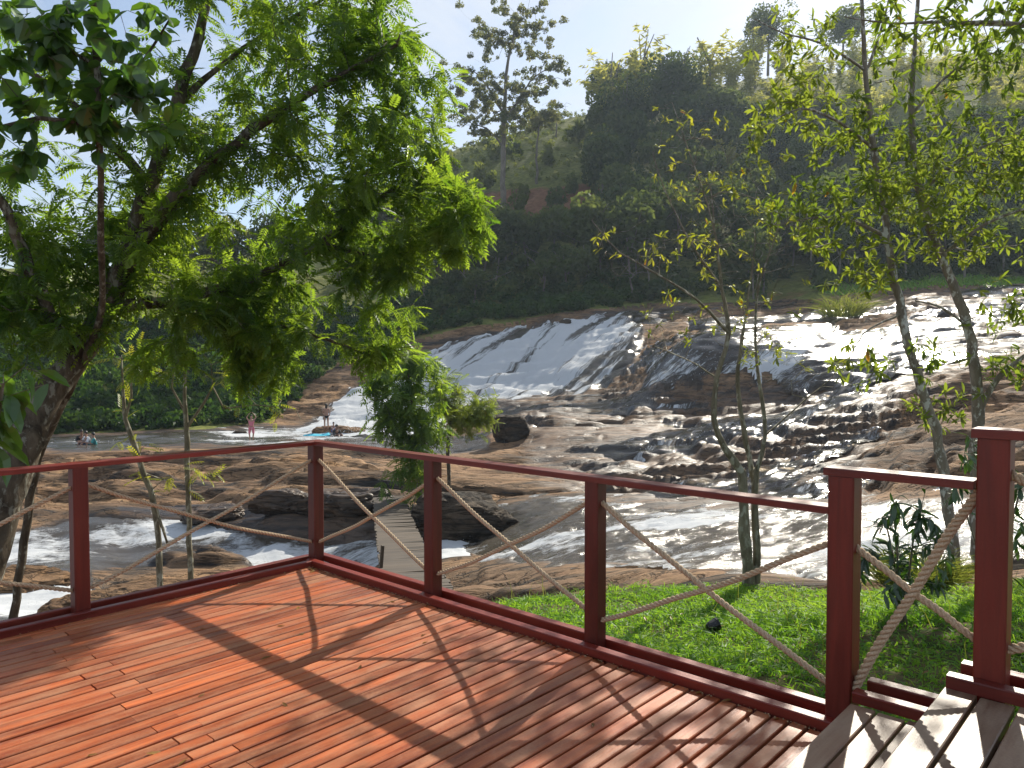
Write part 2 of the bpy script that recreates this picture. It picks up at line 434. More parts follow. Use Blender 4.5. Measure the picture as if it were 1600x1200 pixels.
P_RAP = [(715, 855), (790, 795), (860, 782), (960, 790), (1060, 802), (1300, 796), (1900, 760), (1900, 900), (1500, 905), (1300, 905), (1100, 884), (960, 874), (860, 878), (760, 872)]
P_FRONT = [(-500, 800), (0, 836), (60, 828), (140, 806), (300, 815), (400, 838), (480, 846), (600, 848), (722, 846), (735, 872), (600, 886), (480, 880), (400, 884), (330, 864), (250, 876), (140, 892), (140, 955), (60, 1000), (-500, 1020)]
P_BACK = [(-500, 706), (0, 704), (60, 700), (150, 702), (250, 694), (330, 690), (420, 698), (480, 694), (560, 698), (700, 708), (760, 700), (760, 684), (660, 690), (560, 682), (480, 668), (400, 670), (300, 676), (0, 686), (-500, 686)]
P_LAWN = [(770, 958), (800, 940), (900, 922), (1000, 915), (1170, 917), (1300, 928), (1420, 922), (1550, 905), (1700, 880), (2600, 840), (2600, 2600), (860, 2600), (860, 1060)]
FAR_EDGE = np.array([(-600, 684), (0, 682), (300, 672), (420, 660), (440, 640), (500, 590), (560, 556), (640, 535), (700, 517), (760, 508), (870, 490), (960, 482), (1010, 476), (1100, 474), (1200, 470), (1290, 466), (1330, 458), (1420, 449), (1600, 443), (2200, 438)])

u = np.unique(np.concatenate([np.linspace(-1.5, -.85, 46), np.linspace(-.85, .85, 520), np.linspace(.85, 1.5, 46)]))
yy = np.concatenate([np.exp(np.arange(np.log(2.2), np.log(15), .010)), np.exp(np.arange(np.log(15), np.log(76), .0050)), np.exp(np.arange(np.log(76), np.log(96), .0090)), np.exp(np.linspace(np.log(96.5), np.log(430), 76))])
GU, GY = np.meshgrid(u, yy)
GX = GU * GY
NR, NC = GX.shape
ZB = base_z(GX, GY).reshape(GX.shape)
PX, PY = proj(np.stack([GX, GY, ZB], -1))
far_y = np.interp(PX, FAR_EDGE[:, 0], FAR_EDGE[:, 1])
wob = fbm(GX * .25, GY * .25, octv=3, seed=70) * 6
lawn_sd = sdist(PX, PY + wob * 1.2, P_LAWN)
is_far = ((PY + wob * .7 < far_y) & (GY > 40)) | (GY > 90)
is_lawn = (lawn_sd > 0) & (GY < 14)
rockw = np.where(is_far | is_lawn, 0.0, 1.0)
# noise fields
n_a = fbm(GX * .075, GY * .28, octv=4, seed=1)
n_b = fbm(GX * .15, GY * .85, octv=4, seed=21)
n_c = fbm(GX * .55, GY * 3.0, octv=3, seed=41)
amp_t = np.clip(.75 + .9 * fbm(GX * .12 + 40, GY * .2, octv=3, seed=17), .1, 1.25)
def terrace(step, wa, wb, sd_):
    q = (ZB + wa * n_a + wb * fbm(GX * .085 + sd_, GY * .65, octv=4, seed=sd_, gain=.4) + .018 * GX) / step
    f_ = np.floor(q); r_ = q - f_
    return (f_ + sstep(.62, .98, r_) - q) * step
terr = terrace(.55, 1.2, .30, 23) + .6 * terrace(.21, .6, .22, 29)
crk = 1 - np.abs(fbm(GX * .14, GY * .9, octv=3, seed=81))
crack = -sstep(.93, 1.0, crk)
lump = np.abs(fbm(GX * .20, GY * .55, octv=4, seed=84)) * np.interp(PX, [500, 850], [1.5, .35])
damp = np.clip(GY / 18, .35, 1.3)
rock_d = .95 * amp_t * terr * np.clip(GY / 16, .5, 1.1) + .36 * n_a * damp + (.15 * n_b + .30 * (lump - .22)) * damp + .028 * n_c * np.clip(GY / 20, .5, 1.5) + .16 * crack * np.clip(GY / 24, .4, 1.2)
in_fall = sstep(-10, 10, sdist(PX, PY, P_FALL)) * (GY > 49)
fall_led = terrace(1.7, 2.6, 1.0, 37) * np.clip(.55 + .9 * fbm(GX * .2, GY * .2, octv=2, seed=39), .1, 1)
rock_d = rock_d * (1 - .55 * in_fall) + in_fall * (.50 * fall_led + .20 * fbm(GX * .5, GY * .5, octv=4, seed=38))
hill_d = np.where(GY > 90, 1.0, .3) * fbm(GX * .06, GY * .06, octv=5, seed=90) * 1.6
lawn_d = fbm(GX * .9, GY * .9, octv=3, seed=60) * .07
near_rock = np.where(GY < 9, .4, 1.0)
sds = {}
warp = fbm(GX * .5, GY * .9, octv=3, seed=33)
for k, poly in dict(fall=P_FALL, up=P_UP, low=P_LOW, rap=P_RAP, front=P_FRONT, back=P_BACK).items():
    s_ = sdist(PX, PY, poly) + warp * 5
    if k == 'low': s_ = np.minimum(s_, 26) - 34 * np.clip(.92 + 1.8 * fbm(GX * .09 - GY * .05, GY * .16, octv=4, seed=35), 0, 2)
    if k == 'up': s_ = np.minimum(s_, 40) - 46 * np.clip(.46 + 1.8 * fbm(GX * .10, GY * .22, octv=4, seed=36), 0, 2)
    if k == 'up': s_ = s_ + 40 * sstep(-8, 8, sdist(PX, PY, P_LIP)) * sstep(-.25, .15, fbm(GX * 1.5, GY * .05, octv=3, seed=19))
    s_[(GY < 9) | (GY > 84)] = -99
    if k == 'fall': s_[GY < 49] = -99
    if k == 'up': s_[GY < 40] = -99
    if k == 'low': s_[(GY < 15) | (GY > 66)] = -99
    if k == 'rap': s_[(GY > 27)] = -99
    if k == 'front': s_[(GY > 28) | (GY < 14)] = -99
    if k == 'back': s_[(GY < 38) | (GY > 56)] = -99
    sds[k] = s_
rim = np.max(np.stack([sstep(-34, -12, sds[k]) for k in ('front', 'back', 'rap')]), 0)
rock_d = rock_d * (1 - rim) + np.maximum(rock_d, .03) * rim
m2 = GY / F    # metres per photo pixel at that distance
bed = np.zeros_like(ZB)
for k, dep in dict(rap=.30, front=.42, back=.35).items():
    bed -= dep * sstep(-4, 10, sds[k])
calm = np.clip(sstep(-4, 8, sds['front']) * .75 + sstep(-4, 8, sds['back']) * .8 + sstep(-2, 8, sds['rap']) * .35, 0, .85)
ZT = ZB + rockw * near_rock * rock_d * (1 - calm) + bed + np.where(is_far, hill_d * sstep(70, 110, GY), 0) + np.where(is_lawn, lawn_d, 0)
sd_any = np.max(np.stack(list(sds.values())), 0)
wet = sstep(-14, 3, sd_any) * .95
wet = np.maximum(wet, .62 * sstep(-60, 20, sdist(PX, PY, [(760, 640), (1000, 600), (1330, 590), (1430, 470), (1650, 460), (1650, 530), (1420, 600), (1340, 690), (1360, 800), (1000, 800), (860, 740)])) * (GY > 16) * (GY < 80))
P_ISLF = [(180, 775), (300, 770), (470, 772), (640, 760), (660, 870), (480, 860), (300, 830), (180, 812)]
face_shade = sstep(-8, 14, sdist(PX, PY + wob, P_ISLF)) * (GY < 30)  # shade of the overhung island face, painted dark through the wet attribute
wet = np.maximum(wet, face_shade * .75)
P_EARTH = [(730, 300), (800, 286), (930, 296), (960, 320), (900, 335), (780, 345), (720, 340), (700, 410), (670, 430), (690, 350)]
earth = sstep(-8, 8, sdist(PX, PY, P_EARTH)) * (GY > 85)
earth = np.maximum(earth, .45 * (GY < 88) * sstep(.0, .6, fbm(GX * .2, GY * .2, octv=3, seed=77)))
TV = np.stack([GX, GY, ZT], -1).reshape(-1, 3)
ids = np.arange(NR * NC).reshape(NR, NC)
quads = np.stack([ids[:-1, :-1], ids[:-1, 1:], ids[1:, 1:], ids[1:, :-1]], -1).reshape(-1, 4)
fm_far = is_far[:-1, :-1].ravel(); fm_lawn = is_lawn[:-1, :-1].ravel()
def submesh(name, V, Q, mat, attrs, smooth=True):
    used = np.unique(Q); remap = np.full(len(V), -1, np.int64); remap[used] = np.arange(len(used))
    return make_mesh(name, V[used], remap[Q], mat, {k: np.asarray(v).ravel()[used] for k, v in attrs.items()}, smooth)
link('rock_bed', submesh('rock_bed', TV, quads[~fm_far & ~fm_lawn], m_rock, dict(wet=wet)), kind='structure')
link('hillside', submesh('hillside', TV, quads[fm_far], m_hill, dict(earth=earth)), kind='structure')
link('ground', submesh('ground', TV, quads[fm_lawn], m_soil, dict(wet=wet)), kind='structure')
# the land goes on behind the camera and to the horizon
gv = [(-90, -120, -1.6), (90, -120, -.2), (90, 2.19, -.2), (-90, 2.19, -1.8)]
link('yard_ground', make_mesh('yard_ground', [(-3.4, 2.2, -1.62), (3.4, 2.2, -.25), (60, -60, -.4), (-60, -60, -1.6)], [np.array([[0, 3, 2, 1]])], m_soil), kind='structure')
pl = [(-690, 300, -14), (690, 300, -14), (690, 440, -14), (-690, 440, -14)]
link('plain', make_mesh('plain', pl, [np.array([[0, 1, 2, 3]])], m_hill, dict(earth=[0, 0, 0, 0])), kind='structure')

def zat(x, y, detail=True):
    """ground height: nearest grid node"""
    j = np.clip(np.searchsorted(u, np.asarray(x) / np.asarray(y)), 0, NC - 1)
    i = np.clip(np.searchsorted(yy, np.asarray(y)), 0, NR - 1)
    return ZT[i, j] if detail else ZB[i, j]

# ------------------------------------------------------------------ water
def water(name, keys, mat, flow, lift, foam_fn, wave, body_follow=.5):
    sd = np.max(np.stack([sds[k] for k in keys]), 0)
    keep = sd > -14
    fl = np.array(flow, float); fl /= np.linalg.norm(fl)
    side = np.cross(fl, (0, 0, 1)); side /= np.linalg.norm(side)
    Z = ZB + body_follow * rockw * rock_d
    P = np.stack([GX, GY, Z], -1)
    s = P @ fl; t = P @ side
    P[..., 2] += np.clip(sd * m2 * .32, -.30, lift) + wave(s, t)
    foam = foam_fn(sd, s, t)
    kq = keep[:-1, :-1] & keep[1:, :-1] & keep[:-1, 1:] & keep[1:, 1:]
    me = submesh(name, P.reshape(-1, 3), quads[kq.ravel()], mat, dict(s=s, t=t, foam=foam))
    kp = np.where((sd > 2) & (foam > np.percentile(foam[keep], 72)))
    SPR.append((P[kp], foam[kp]))
    return link(name, me, kind='structure')
SPR = []

fall_dir = at(820, 620, 60) - at(985, 488, 75)
up_dir = (at(1000, 560, 60) - at(1600, 450, 70))
low_dir = (-.75, -1, -.12)
# slope of the broken water: whiter where steep
gz = np.gradient(ZT, axis=0) / np.gradient(GY, axis=0)
steep = np.clip(gz * 1.0, -.5, 1.5)
def foam_fall(sd, s, t):
    a = .75 * fbm(s * .07, t * .42, octv=4, seed=5) + .95 * fbm(s * .10, t * 1.6, octv=3, seed=15)
    edge = sstep(0, 26, sd)
    xr = np.interp(PX, [480, 640, 760, 900, 1000], [.84, .80, .73, .66, .56])
    return xr + .50 * a + .10 * np.clip(steep - .3, -.5, .7) - .1 * (1 - edge)
def foam_up(sd, s, t):
    a = fbm(s * .14, t * .5, octv=4, seed=6)
    lip = sstep(-14, 14, sdist(PX, PY, P_LIP))
    return .24 + .38 * a + .17 * lip + .22 * np.clip(steep - .15, -.2, .6)
def foam_low(sd, s, t):
    a = fbm(s * .2, t * .5, octv=4, seed=8)
    return .26 + .32 * a + .25 * np.clip(steep - .1, -.2, .6) + .1 * sstep(1100, 1400, PX)
def foam_rap(sd, s, t):
    a = fbm(s * .35, t * .8, octv=4, seed=9)
    return .36 + .44 * a + .08 * sstep(780, 900, PX)
def foam_front(sd, s, t):
    a = fbm(s * .28, t * .55, octv=4, seed=12)
    blob = lambda x, y, rx, ry: np.exp(-(((PX - x) / rx)**2 + ((PY - y) / ry)**2))
    return .47 + .36 * a + .30 * blob(360, 865, 90, 26) + .32 * blob(30, 850, 90, 22) + .30 * blob(60, 950, 80, 40) + .24 * blob(680, 860, 80, 18) + .15 * blob(200, 840, 60, 16) + .12 * blob(500, 865, 60, 14)
def foam_back(sd, s, t):
    a = fbm(s * .25, t * .6, octv=4, seed=14)
    return .36 + .28 * a + .18 * np.exp(-((PX - 480) / 60)**2) + .22 * np.exp(-((PX - 370) / 50)**2)
wave = lambda fs, ft, a, sd_: (lambda s, t: a * (fbm(s * fs, t * ft, octv=4, seed=sd_) + .5 * np.abs(fbm(s * fs * 2.5, t * ft * 2, octv=2, seed=sd_ + 7))))
water('waterfall', ['fall'], m_fall, fall_dir, .16, foam_fall, wave(.09, 2.0, .16, 52), .85)
water('river_over_slab', ['up'], m_sheet, up_dir, .07, foam_up, wave(.25, 1.2, .06, 53), .66)
water('river_on_rock_shelf', ['low'], m_sheet, low_dir, .06, foam_low, wave(.3, 1.2, .05, 54), .66)
water('rapids', ['rap'], m_rapid, (-1, -.25, -.15), .10, foam_rap, wave(.6, 1.4, .16, 55), .35)
water('stream', ['front'], m_pool, (-1, -.15, 0), .08, foam_front, wave(.6, 1.3, .10, 56), 0)
water('river_pool', ['back'], m_pool, (-1, -.1, 0), .10, foam_back, wave(.5, 1.0, .09, 57), 0)
# spray: drops thrown up where the water breaks
sp_v = []
for (pp_, ff_), nn_, hh_ in zip(SPR, (2600, 1100, 500, 1500, 900, 300), (.30, .16, .10, .18, .12, .12)):
    if len(pp_) == 0: continue
    k = rng.integers(0, len(pp_), nn_)
    c = pp_[k] + rng.normal(size=(nn_, 3)) * np.array((.15, .15, 0)); c[:, 2] += .02 + hh_ * rng.random(nn_)**2.5
    r_ = rng.uniform(.008, .028, nn_)[:, None, None] * np.clip(c[:, 1] / 45, .3, 1.2)[:, None, None]
    sp_v.append(c[:, None, :] + r_ * np.array([(1, 0, -.5), (-.6, .8, -.5), (-.6, -.8, -.5), (0, 0, .9)])[None])
sp_v = np.concatenate(sp_v); ns_ = len(sp_v)
sp_f = (np.array([(0, 1, 3), (1, 2, 3), (2, 0, 3), (0, 2, 1)])[None] + (np.arange(ns_) * 4)[:, None, None]).reshape(-1, 3)
g = M('spray_drop')
link('spray', make_mesh('spray', sp_v.reshape(-1, 3), sp_f, g.done(g.n('MixShader', i0=.5, i1=g.n('BsdfDiffuse', Color=(.85, .87, .88)).outputs[0], i2=g.n('BsdfTranslucent', Color=(.85, .87, .88)).outputs[0]))), label='white drops of spray thrown up along the falls and rapids', cat='spray', kind='stuff')

# ------------------------------------------------------------------ air
def haze_box():
    x0, x1, y0, y1, z0, z1 = -700, 700, -135, 445, float(min(ZT.min(), -14)) - 1.5, float(max(ZT.max() + 3, 92))
    V = [(x0, y0, z0), (x1, y0, z0), (x1, y1, z0), (x0, y1, z0), (x0, y0, z1), (x1, y0, z1), (x1, y1, z1), (x0, y1, z1)]
    Q = np.array([(0, 3, 2, 1), (4, 5, 6, 7), (0, 1, 5, 4), (1, 2, 6, 5), (2, 3, 7, 6), (3, 0, 4, 7)])
    g = M('haze_air')
    v = g.n('VolumePrincipled', Color=(.70, .84, 1.0), Density=HAZE, Anisotropy=.35)  # bluish volume added to lift the darks of the far wood
    g.t.links.new(v.outputs[0], g.out.inputs['Volume'])
    link('haze', make_mesh('haze', V, Q, g.m), kind='stuff', label='thin bluish haze added over the valley to lift the dark wood', cat='haze')
HAZE = .0003
if HAZE: haze_box()

# ------------------------------------------------------------------ boxes / deck
def box_mesh(name, l, w, h, mat, bev=.004):
    """a plank: l along x, w along y, h up, long top edges eased, underside at z = 0"""
    a, b = w / 2, bev
    prof = [(-a, 0), (a, 0), (a, h - b), (a - b, h), (-a + b, h), (-a, h - b)]
    V = [(0, y, z) for y, z in prof] + [(l, y, z) for y, z in prof]
    n = len(prof)
    side = np.array([[i, (i + 1) % n, n + (i + 1) % n, n + i] for i in range(n)])[:, ::-1]
    ends = np.array([list(range(n))[::1], list(range(2 * n - 1, n - 1, -1))])
    return make_mesh(name, V, [side, ends], mat)

C0 = np.array([-1.59, 6.19]); E1 = np.array([.742, -.671]); E2 = np.array([-.671, -.742])
A1 = math.atan2(E1[1], E1[0]); A2 = math.atan2(E2[1], E2[0])
def dk(s, t, z=0.0):
    p = C0 + E1 * s + E2 * t
    return (float(p[0]), float(p[1]), z)

deck = thing('wooden_deck', 'red stained plank deck with narrow boards overlooking the waterfall', 'deck', dk(2, 2.2))
deck_inv = Matrix.Translation(deck.location).inverted()
def child(name, me, par, loc, rot):
    o = link(name, me, par)
    o.location = Vector(loc) - par.location
    o.rotation_euler = rot
    return o
PITCHB, BW, TH = .0845, .0705, .030
nb = int(4.17 / PITCHB)
mesh_cache = {}
def plank_mesh(l, w, h, mat):
    k = (round(l, 2), w, h, mat.name)
    if k not in mesh_cache: mesh_cache[k] = box_mesh('plank', round(l, 2), w, h, mat)
    return mesh_cache[k]
T0, T1 = .125, 7.2
for i in range(nb):
    s = .115 + PITCHB * i
    if s > 4.165: break
    j1 = 2.02 + (.075 if i % 2 else -.07) + random.uniform(-.02, .02)
    j2 = 4.6 + (.07 if i % 2 else -.07)
    cuts = [T0 + random.uniform(-.008, .008)] + ([j1, j2] if s < 3.0 else [j2 - .8]) + [T1]
    for a, b in zip(cuts[:-1], cuts[1:]):
        me = plank_mesh(b - a - .004, BW, TH, m_deck)
        child('plank', me, deck, dk(s + random.uniform(-.0015, .0015), a + .002, -TH + random.uniform(-.002, .001)), (random.uniform(-.006, .006), 0, A2 + random.uniform(-.0008, .0008)))
for t in np.arange(.3, 7.2, .62):
    child('joist', plank_mesh(4.3, .06, .12, m_post), deck, dk(0.02, t, -.165), (0, 0, A1))
child('fascia', plank_mesh(4.35, .03, .2, m_rail), deck, dk(-.02, -.145, -.22), (0, 0, A1))
child('fascia', plank_mesh(7.2, .03, .2, m_rail), deck, dk(-.145, -.08, -.22), (0, 0, A2))
for s, t in ((.1, .1), (2.1, .1), (4.1, .1), (.1, 3.2), (2.1, 3.2), (4.1, 3.2), (.1, 6.6), (4.1, 6.6)):
    p = dk(s, t); zz = min(float(zat(p[0], max(p[1], 2.3))), -.6) - .3
    child('support_post', plank_mesh(-zz - .17, .12, .12, m_post), deck, (p[0], p[1], zz), (0, -math.pi / 2, 0))

# steps and upper platform
steps = thing('deck_step', 'short wide step of pale worn boards between the red deck and the upper platform', 'step', dk(4.4, 2))
plat = thing('upper_platform', 'raised platform of pale worn boards with red edges at the bottom right', 'platform', dk(5.5, 2))
Z1, Z2 = .165, .335
for k, s in enumerate((4.275, 4.39, 4.505)):
    child('plank', plank_mesh(5.6, .104, .032, m_plat), steps, dk(s, .13 + random.uniform(-.01, .01), Z1 - .032), (0, 0, A2))
child('riser', plank_mesh(5.6, .02, .13, m_rail), steps, dk(4.228, .12, .003), (0, 0, A2))
for k in range(16):
    s = 4.635 + .128 * k
    child('plank', plank_mesh(6.4, .114, .034, m_plat), plat, dk(s, .12 + random.uniform(-.012, .012), Z2 - .034), (0, 0, A2))
child('riser', plank_mesh(6.2, .02, .15, m_rail), plat, dk(4.592, .14, Z1 + .003), (0, 0, A2))
for t in np.arange(.4, 6.4, .8):
    child('joist', plank_mesh(2.0, .06, .12, m_post), plat, dk(4.61, t, Z2 - .16), (0, 0, A1))
for s, t in ((4.7, .3), (6.5, .3), (4.7, 3.0), (6.5, 3.0)):
    p = dk(s, t)
    child('support_post', plank_mesh(.62, .1, .1, m_post), plat, (p[0], p[1], -.45), (0, -math.pi / 2, 0))

# railing
rail = thing('deck_railing', 'red stained post and rail fence with crossed ropes around the deck', 'railing', dk(0, 0))
PW = .092
def post_mesh(h, w=PW):
    b = .006; a = w / 2
    ring = [(-a + b, -a), (a - b, -a), (a, -a + b), (a, a - b), (a - b, a), (-a + b, a), (-a, a - b), (-a, -a + b)]
    V = [(x, y, 0) for x, y in ring] + [(x, y, h) for x, y in ring]
    sd_ = np.array([[i, (i + 1) % 8, 8 + (i + 1) % 8, 8 + i] for i in range(8)])
    return make_mesh('post', V, [sd_, np.array([[15, 14, 13, 12, 11, 10, 9, 8][::-1]]), np.array([[7, 6, 5, 4, 3, 2, 1, 0]])], m_post)
pm = post_mesh(1.15)
POSTS = [(0, 1.76, 0), (0, 3.5, 0), (0, 5.2, 0), (0, 0, 0), (1.41, 0, 0), (2.78, 0, 0), (4.145, 0, 0), (4.72, 0, .335), (6.2, 0, .335)]
RAILZ = .955
for k, (s, t, z) in enumerate(POSTS):
    h = {6: 1.128, 7: 1.0, 8: 1.0}.get(k, RAILZ)
    me = post_mesh(h + .18, PW if k < 6 else .112)
    child('post', me, rail, dk(s, t, z - .18), (0, 0, A1 + random.uniform(-.01, .01)))
def strip(name, s0, s1, t, z, w, h, par=rail, axis=1, mat=None):
    me = box_mesh(name, abs(s1 - s0), w, h, mat or m_rail, .005)
    if axis == 1: return child(name, me, par, dk(s0, t, z), (0, 0, A1))
    return child(name, me, par, dk(t, s0, z), (0, 0, A2))
strip('top_rail', .055, 4.095, 0, RAILZ, .105, .032)
strip('top_rail', -.055, 7.2, 0, RAILZ, .105, .032, axis=2)
strip('top_rail', 4.07, 4.655, 0, 1.13, .12, .034)
strip('top_rail', 4.645, 7.2, 0, 1.337, .13, .036)
strip('base_rail', .03, 4.215, .083, 0, .062, .046)
strip('base_rail', -.12, 4.20, -.083, 0, .062, .046)
strip('base_rail', .112, 7.2, .083, 0, .05, .046, axis=2)
strip('base_rail', -.05, 7.2, -.083, 0, .05, .046, axis=2)
strip('base_rail', 4.225, 4.585, .083, Z1, .062, .046)
strip('base_rail', 4.235, 4.62, -.083, Z1, .062, .046)
strip('base_rail', 4.585, 7.2, .088, Z2, .062, .05)
strip('base_rail', 4.60, 7.2, -.088, Z2, .062, .05)

def rope_mesh(p0, p1, r, sag=.02, twist=.085, fuzz=40):
    p0, p1 = np.array(p0, float), np.array(p1, float)
    L = np.linalg.norm(p1 - p0); n = max(30, int(L / (twist / 9)))
    tt = np.linspace(0, 1, n)
    c = p0 + (p1 - p0) * tt[:, None]; c[:, 2] -= sag * 4 * tt * (1 - tt) 
    c += np.stack([.003 * np.sin(tt * 9 + p0[0]), .003 * np.cos(tt * 7), .004 * np.sin(tt * 13 + p0[1] * 5)], 1)
    d = (p1 - p0) / L
    a = np.cross(d, (0, 0, 1)); a /= np.linalg.norm(a); b = np.cross(d, a)
    V, Q = [], []
    k = 6; th = np.linspace(0, 2 * np.pi, k, endpoint=False)
    for st in range(3):
        ph = 2 * np.pi * (tt * L / twist + st / 3)
        cc = c + r * .5 * (np.cos(ph)[:, None] * a + np.sin(ph)[:, None] * b)
        ring = cc[:, None, :] + r * .56 * (np.cos(th)[None, :, None] * a + np.sin(th)[None, :, None] * b)
        off = len(V) * n * k
        V.append(ring.reshape(-1, 3))
        i = np.arange(n - 1)[:, None] * k + np.arange(k)[None]; j = np.arange(n - 1)[:, None] * k + (np.arange(k)[None] + 1) % k
        Q.append((np.stack([i, j, j + k, i + k], -1).reshape(-1, 4) + st * n * k))
    V = np.concatenate(V); Q = np.concatenate(Q)
    # loose fibres
    fi = rng.integers(2, n - 2, fuzz); dirs = rng.normal(size=(fuzz, 3)); dirs /= np.linalg.norm(dirs, axis=1)[:, None]
    fb = c[fi] + dirs * r * .7; ft = fb + dirs * rng.uniform(.008, .022, fuzz)[:, None]
    w_ = np.cross(dirs, rng.normal(size=(fuzz, 3))); w_ /= np.linalg.norm(w_, axis=1)[:, None]
    fv = np.stack([fb - w_ * .0009, fb + w_ * .0009, ft], 1).reshape(-1, 3)
    fq_ = np.arange(fuzz * 3).reshape(-1, 3) + len(V)
    return make_mesh('rope', np.concatenate([V, fv]), [Q, fq_], m_rope, smooth=True)
def rope(a, b, r=.0142, sag=.012):
    me = rope_mesh(np.array(a) - np.array(rail.location), np.array(b) - np.array(rail.location), r, sag)
    link('rope', me, rail)
e = .043
rope(dk(e, 0, .835), dk(1.41 - e, 0, .17)); rope(dk(e, 0, .17), dk(1.41 - e, .0, .80), sag=.03)
rope(dk(1.41 + e, 0, .83), dk(2.78 - e, 0, .20)); rope(dk(1.41 + e, 0, .17), dk(2.78 - e, 0, .83), sag=.03)
rope(dk(2.78 + e, 0, .84), dk(4.145 - .05, 0, .17), .0155, .02); rope(dk(2.78 + e, 0, .17), dk(4.145 - .05, 0, .82), .0155, .02)
rope(dk(4.145 + .05, 0, .82), dk(4.72 - .05, 0, .52), .016, .01); rope(dk(4.145 + .052, .02, .17), dk(4.72 - .052, -.01, 1.12), .0215, -.03)
rope(dk(4.72 + .05, 0, 1.2), dk(6.2 - .05, 0, .5), .02); rope(dk(4.72 + .05, 0, .5), dk(6.2 - .05, 0, 1.2), .02)
for t0, t1 in ((0, 1.76), (1.76, 3.5), (3.5, 5.2)):
    rope(dk(0, t0 + e, .83), dk(0, t1 - e, .16), sag=.02); rope(dk(0, t0 + e, .17), dk(0, t1 - e, .84), sag=.035)

# sawdust / grit gathered along the base rails
gv_, gf_ = [], []
for k in range(900):
    if random.random() < .55: s, t = random.uniform(.02, 4.2), random.choice((random.gauss(.03, .018), random.gauss(.135, .012)))
    else: s, t = random.choice((random.gauss(.13, .02), random.gauss(.03, .015))), random.uniform(.1, 3.0)
    p = np.array(dk(s, t, .002)); r_ = random.uniform(.003, .009)
    o_ = len(gv_)
    for a in range(3):
        an = random.uniform(0, 6.28); gv_.append(p + np.array((math.cos(an) * r_, math.sin(an) * r_, random.uniform(0, .006))))
    gv_.append(p + np.array((0, 0, random.uniform(.004, .010))))
    gf_ += [(o_, o_ + 1, o_ + 3), (o_ + 1, o_ + 2, o_ + 3), (o_ + 2, o_, o_ + 3)]
link('wood_litter', make_mesh('wood_litter', gv_, np.array(gf_), principled('litter', (.33, .22, .12), .9)), label='tan sawdust and grit gathered along the base of the railing', cat='debris', kind='stuff')

# ------------------------------------------------------------------ plants: limbs, leaves, crowns
def nrm(v):
    return v / np.maximum(np.linalg.norm(v, axis=-1, keepdims=True), 1e-9)

def smooth_line(pts, rads, stepl):
    pts = np.array(pts, float); rads = np.array(rads, float)
    P = [pts[0]]; Q = [rads[0]]
    for i in range(len(pts) - 1):
        p0 = pts[max(i - 1, 0)]; p1 = pts[i]; p2 = pts[i + 1]; p3 = pts[min(i + 2, len(pts) - 1)]
        n = max(1, int(np.linalg.norm(p2 - p1) / stepl))
        for k in range(1, n + 1):
            t = k / n
            P.append(.5 * (2 * p1 + (p2 - p0) * t + (2 * p0 - 5 * p1 + 4 * p2 - p3) * t * t + (3 * p1 - p0 - 3 * p2 + p3) * t**3))
            Q.append(rads[i] + (rads[i + 1] - rads[i]) * t)
    return np.array(P), np.array(Q)

def grow(lines, tips, stepl=.2, wob=.02, tip_r=.0035, sag=.0, power=.42):
    """lines: limbs as lists of (point, radius); tips: twig ends. returns nodes, parent, radius, tip node index"""
    N = np.zeros((60000, 3)); par = np.full(60000, -1); rad = np.zeros(60000); fixed = np.zeros(60000, bool); n = 0
    for li, L in enumerate(lines):
        P, Q = smooth_line([p for p, r in L], [r for p, r in L], stepl)
        P[1:-1] += rng.normal(size=P[1:-1].shape) * wob * np.clip(Q[1:-1, None] * 8, .15, 1)
        start = -1
        if li:
            d = ((N[:n] - P[0])**2).sum(1); start = int(d.argmin())
            if d[start] < .35: P = P[1:]; Q = Q[1:]
        for p, q_ in zip(P, Q):
            N[n] = p; rad[n] = q_; par[n] = start; fixed[n] = True; start = n; n += 1
    nsk = n
    tips = np.array(tips)
    if len(tips):
        d0 = np.array([((N[:nsk] - t)**2).sum(1).min() for t in tips])
        tip_ids = np.zeros(len(tips), int)
        for ti in np.argsort(d0):
            t = tips[ti]
            d = np.sqrt(((N[:n] - t)**2).sum(1))
            cost = d + .5 * np.maximum(0, N[:n, 2] - t[2])
            j = int(cost.argmin()); p = N[j]; L = d[j]
            pj = N[par[j]] if par[j] >= 0 else p - np.array((0, 0, .1))
            dirp = nrm(p - pj)
            c = p + dirp * L * .35 + rng.normal(size=3) * L * .10 + np.array((0, 0, L * .10))
            m = max(1, int(L / stepl))
            prev = j
            for k in range(1, m + 1):
                a = k / m
                q_ = (1 - a)**2 * p + 2 * a * (1 - a) * c + a * a * t
                if k < m: q_ = q_ + rng.normal(size=3) * stepl * .09
                N[n] = q_; par[n] = prev; prev = n; n += 1
            tip_ids[ti] = prev
    else: tip_ids = np.zeros(0, int)
    cnt = np.zeros(n)
    has = np.zeros(n, bool)
    for i in range(n - 1, -1, -1):
        if cnt[i] == 0: cnt[i] = 1
        if par[i] >= 0: cnt[par[i]] += cnt[i]
    r = tip_r * cnt**power
    r = np.where(fixed[:n], rad[:n], r)
    for i in range(n):
        if par[i] >= 0: r[i] = min(r[i], r[par[i]] * (1.0 if fixed[i] else .85))
    return N[:n].copy(), par[:n].copy(), r, tip_ids

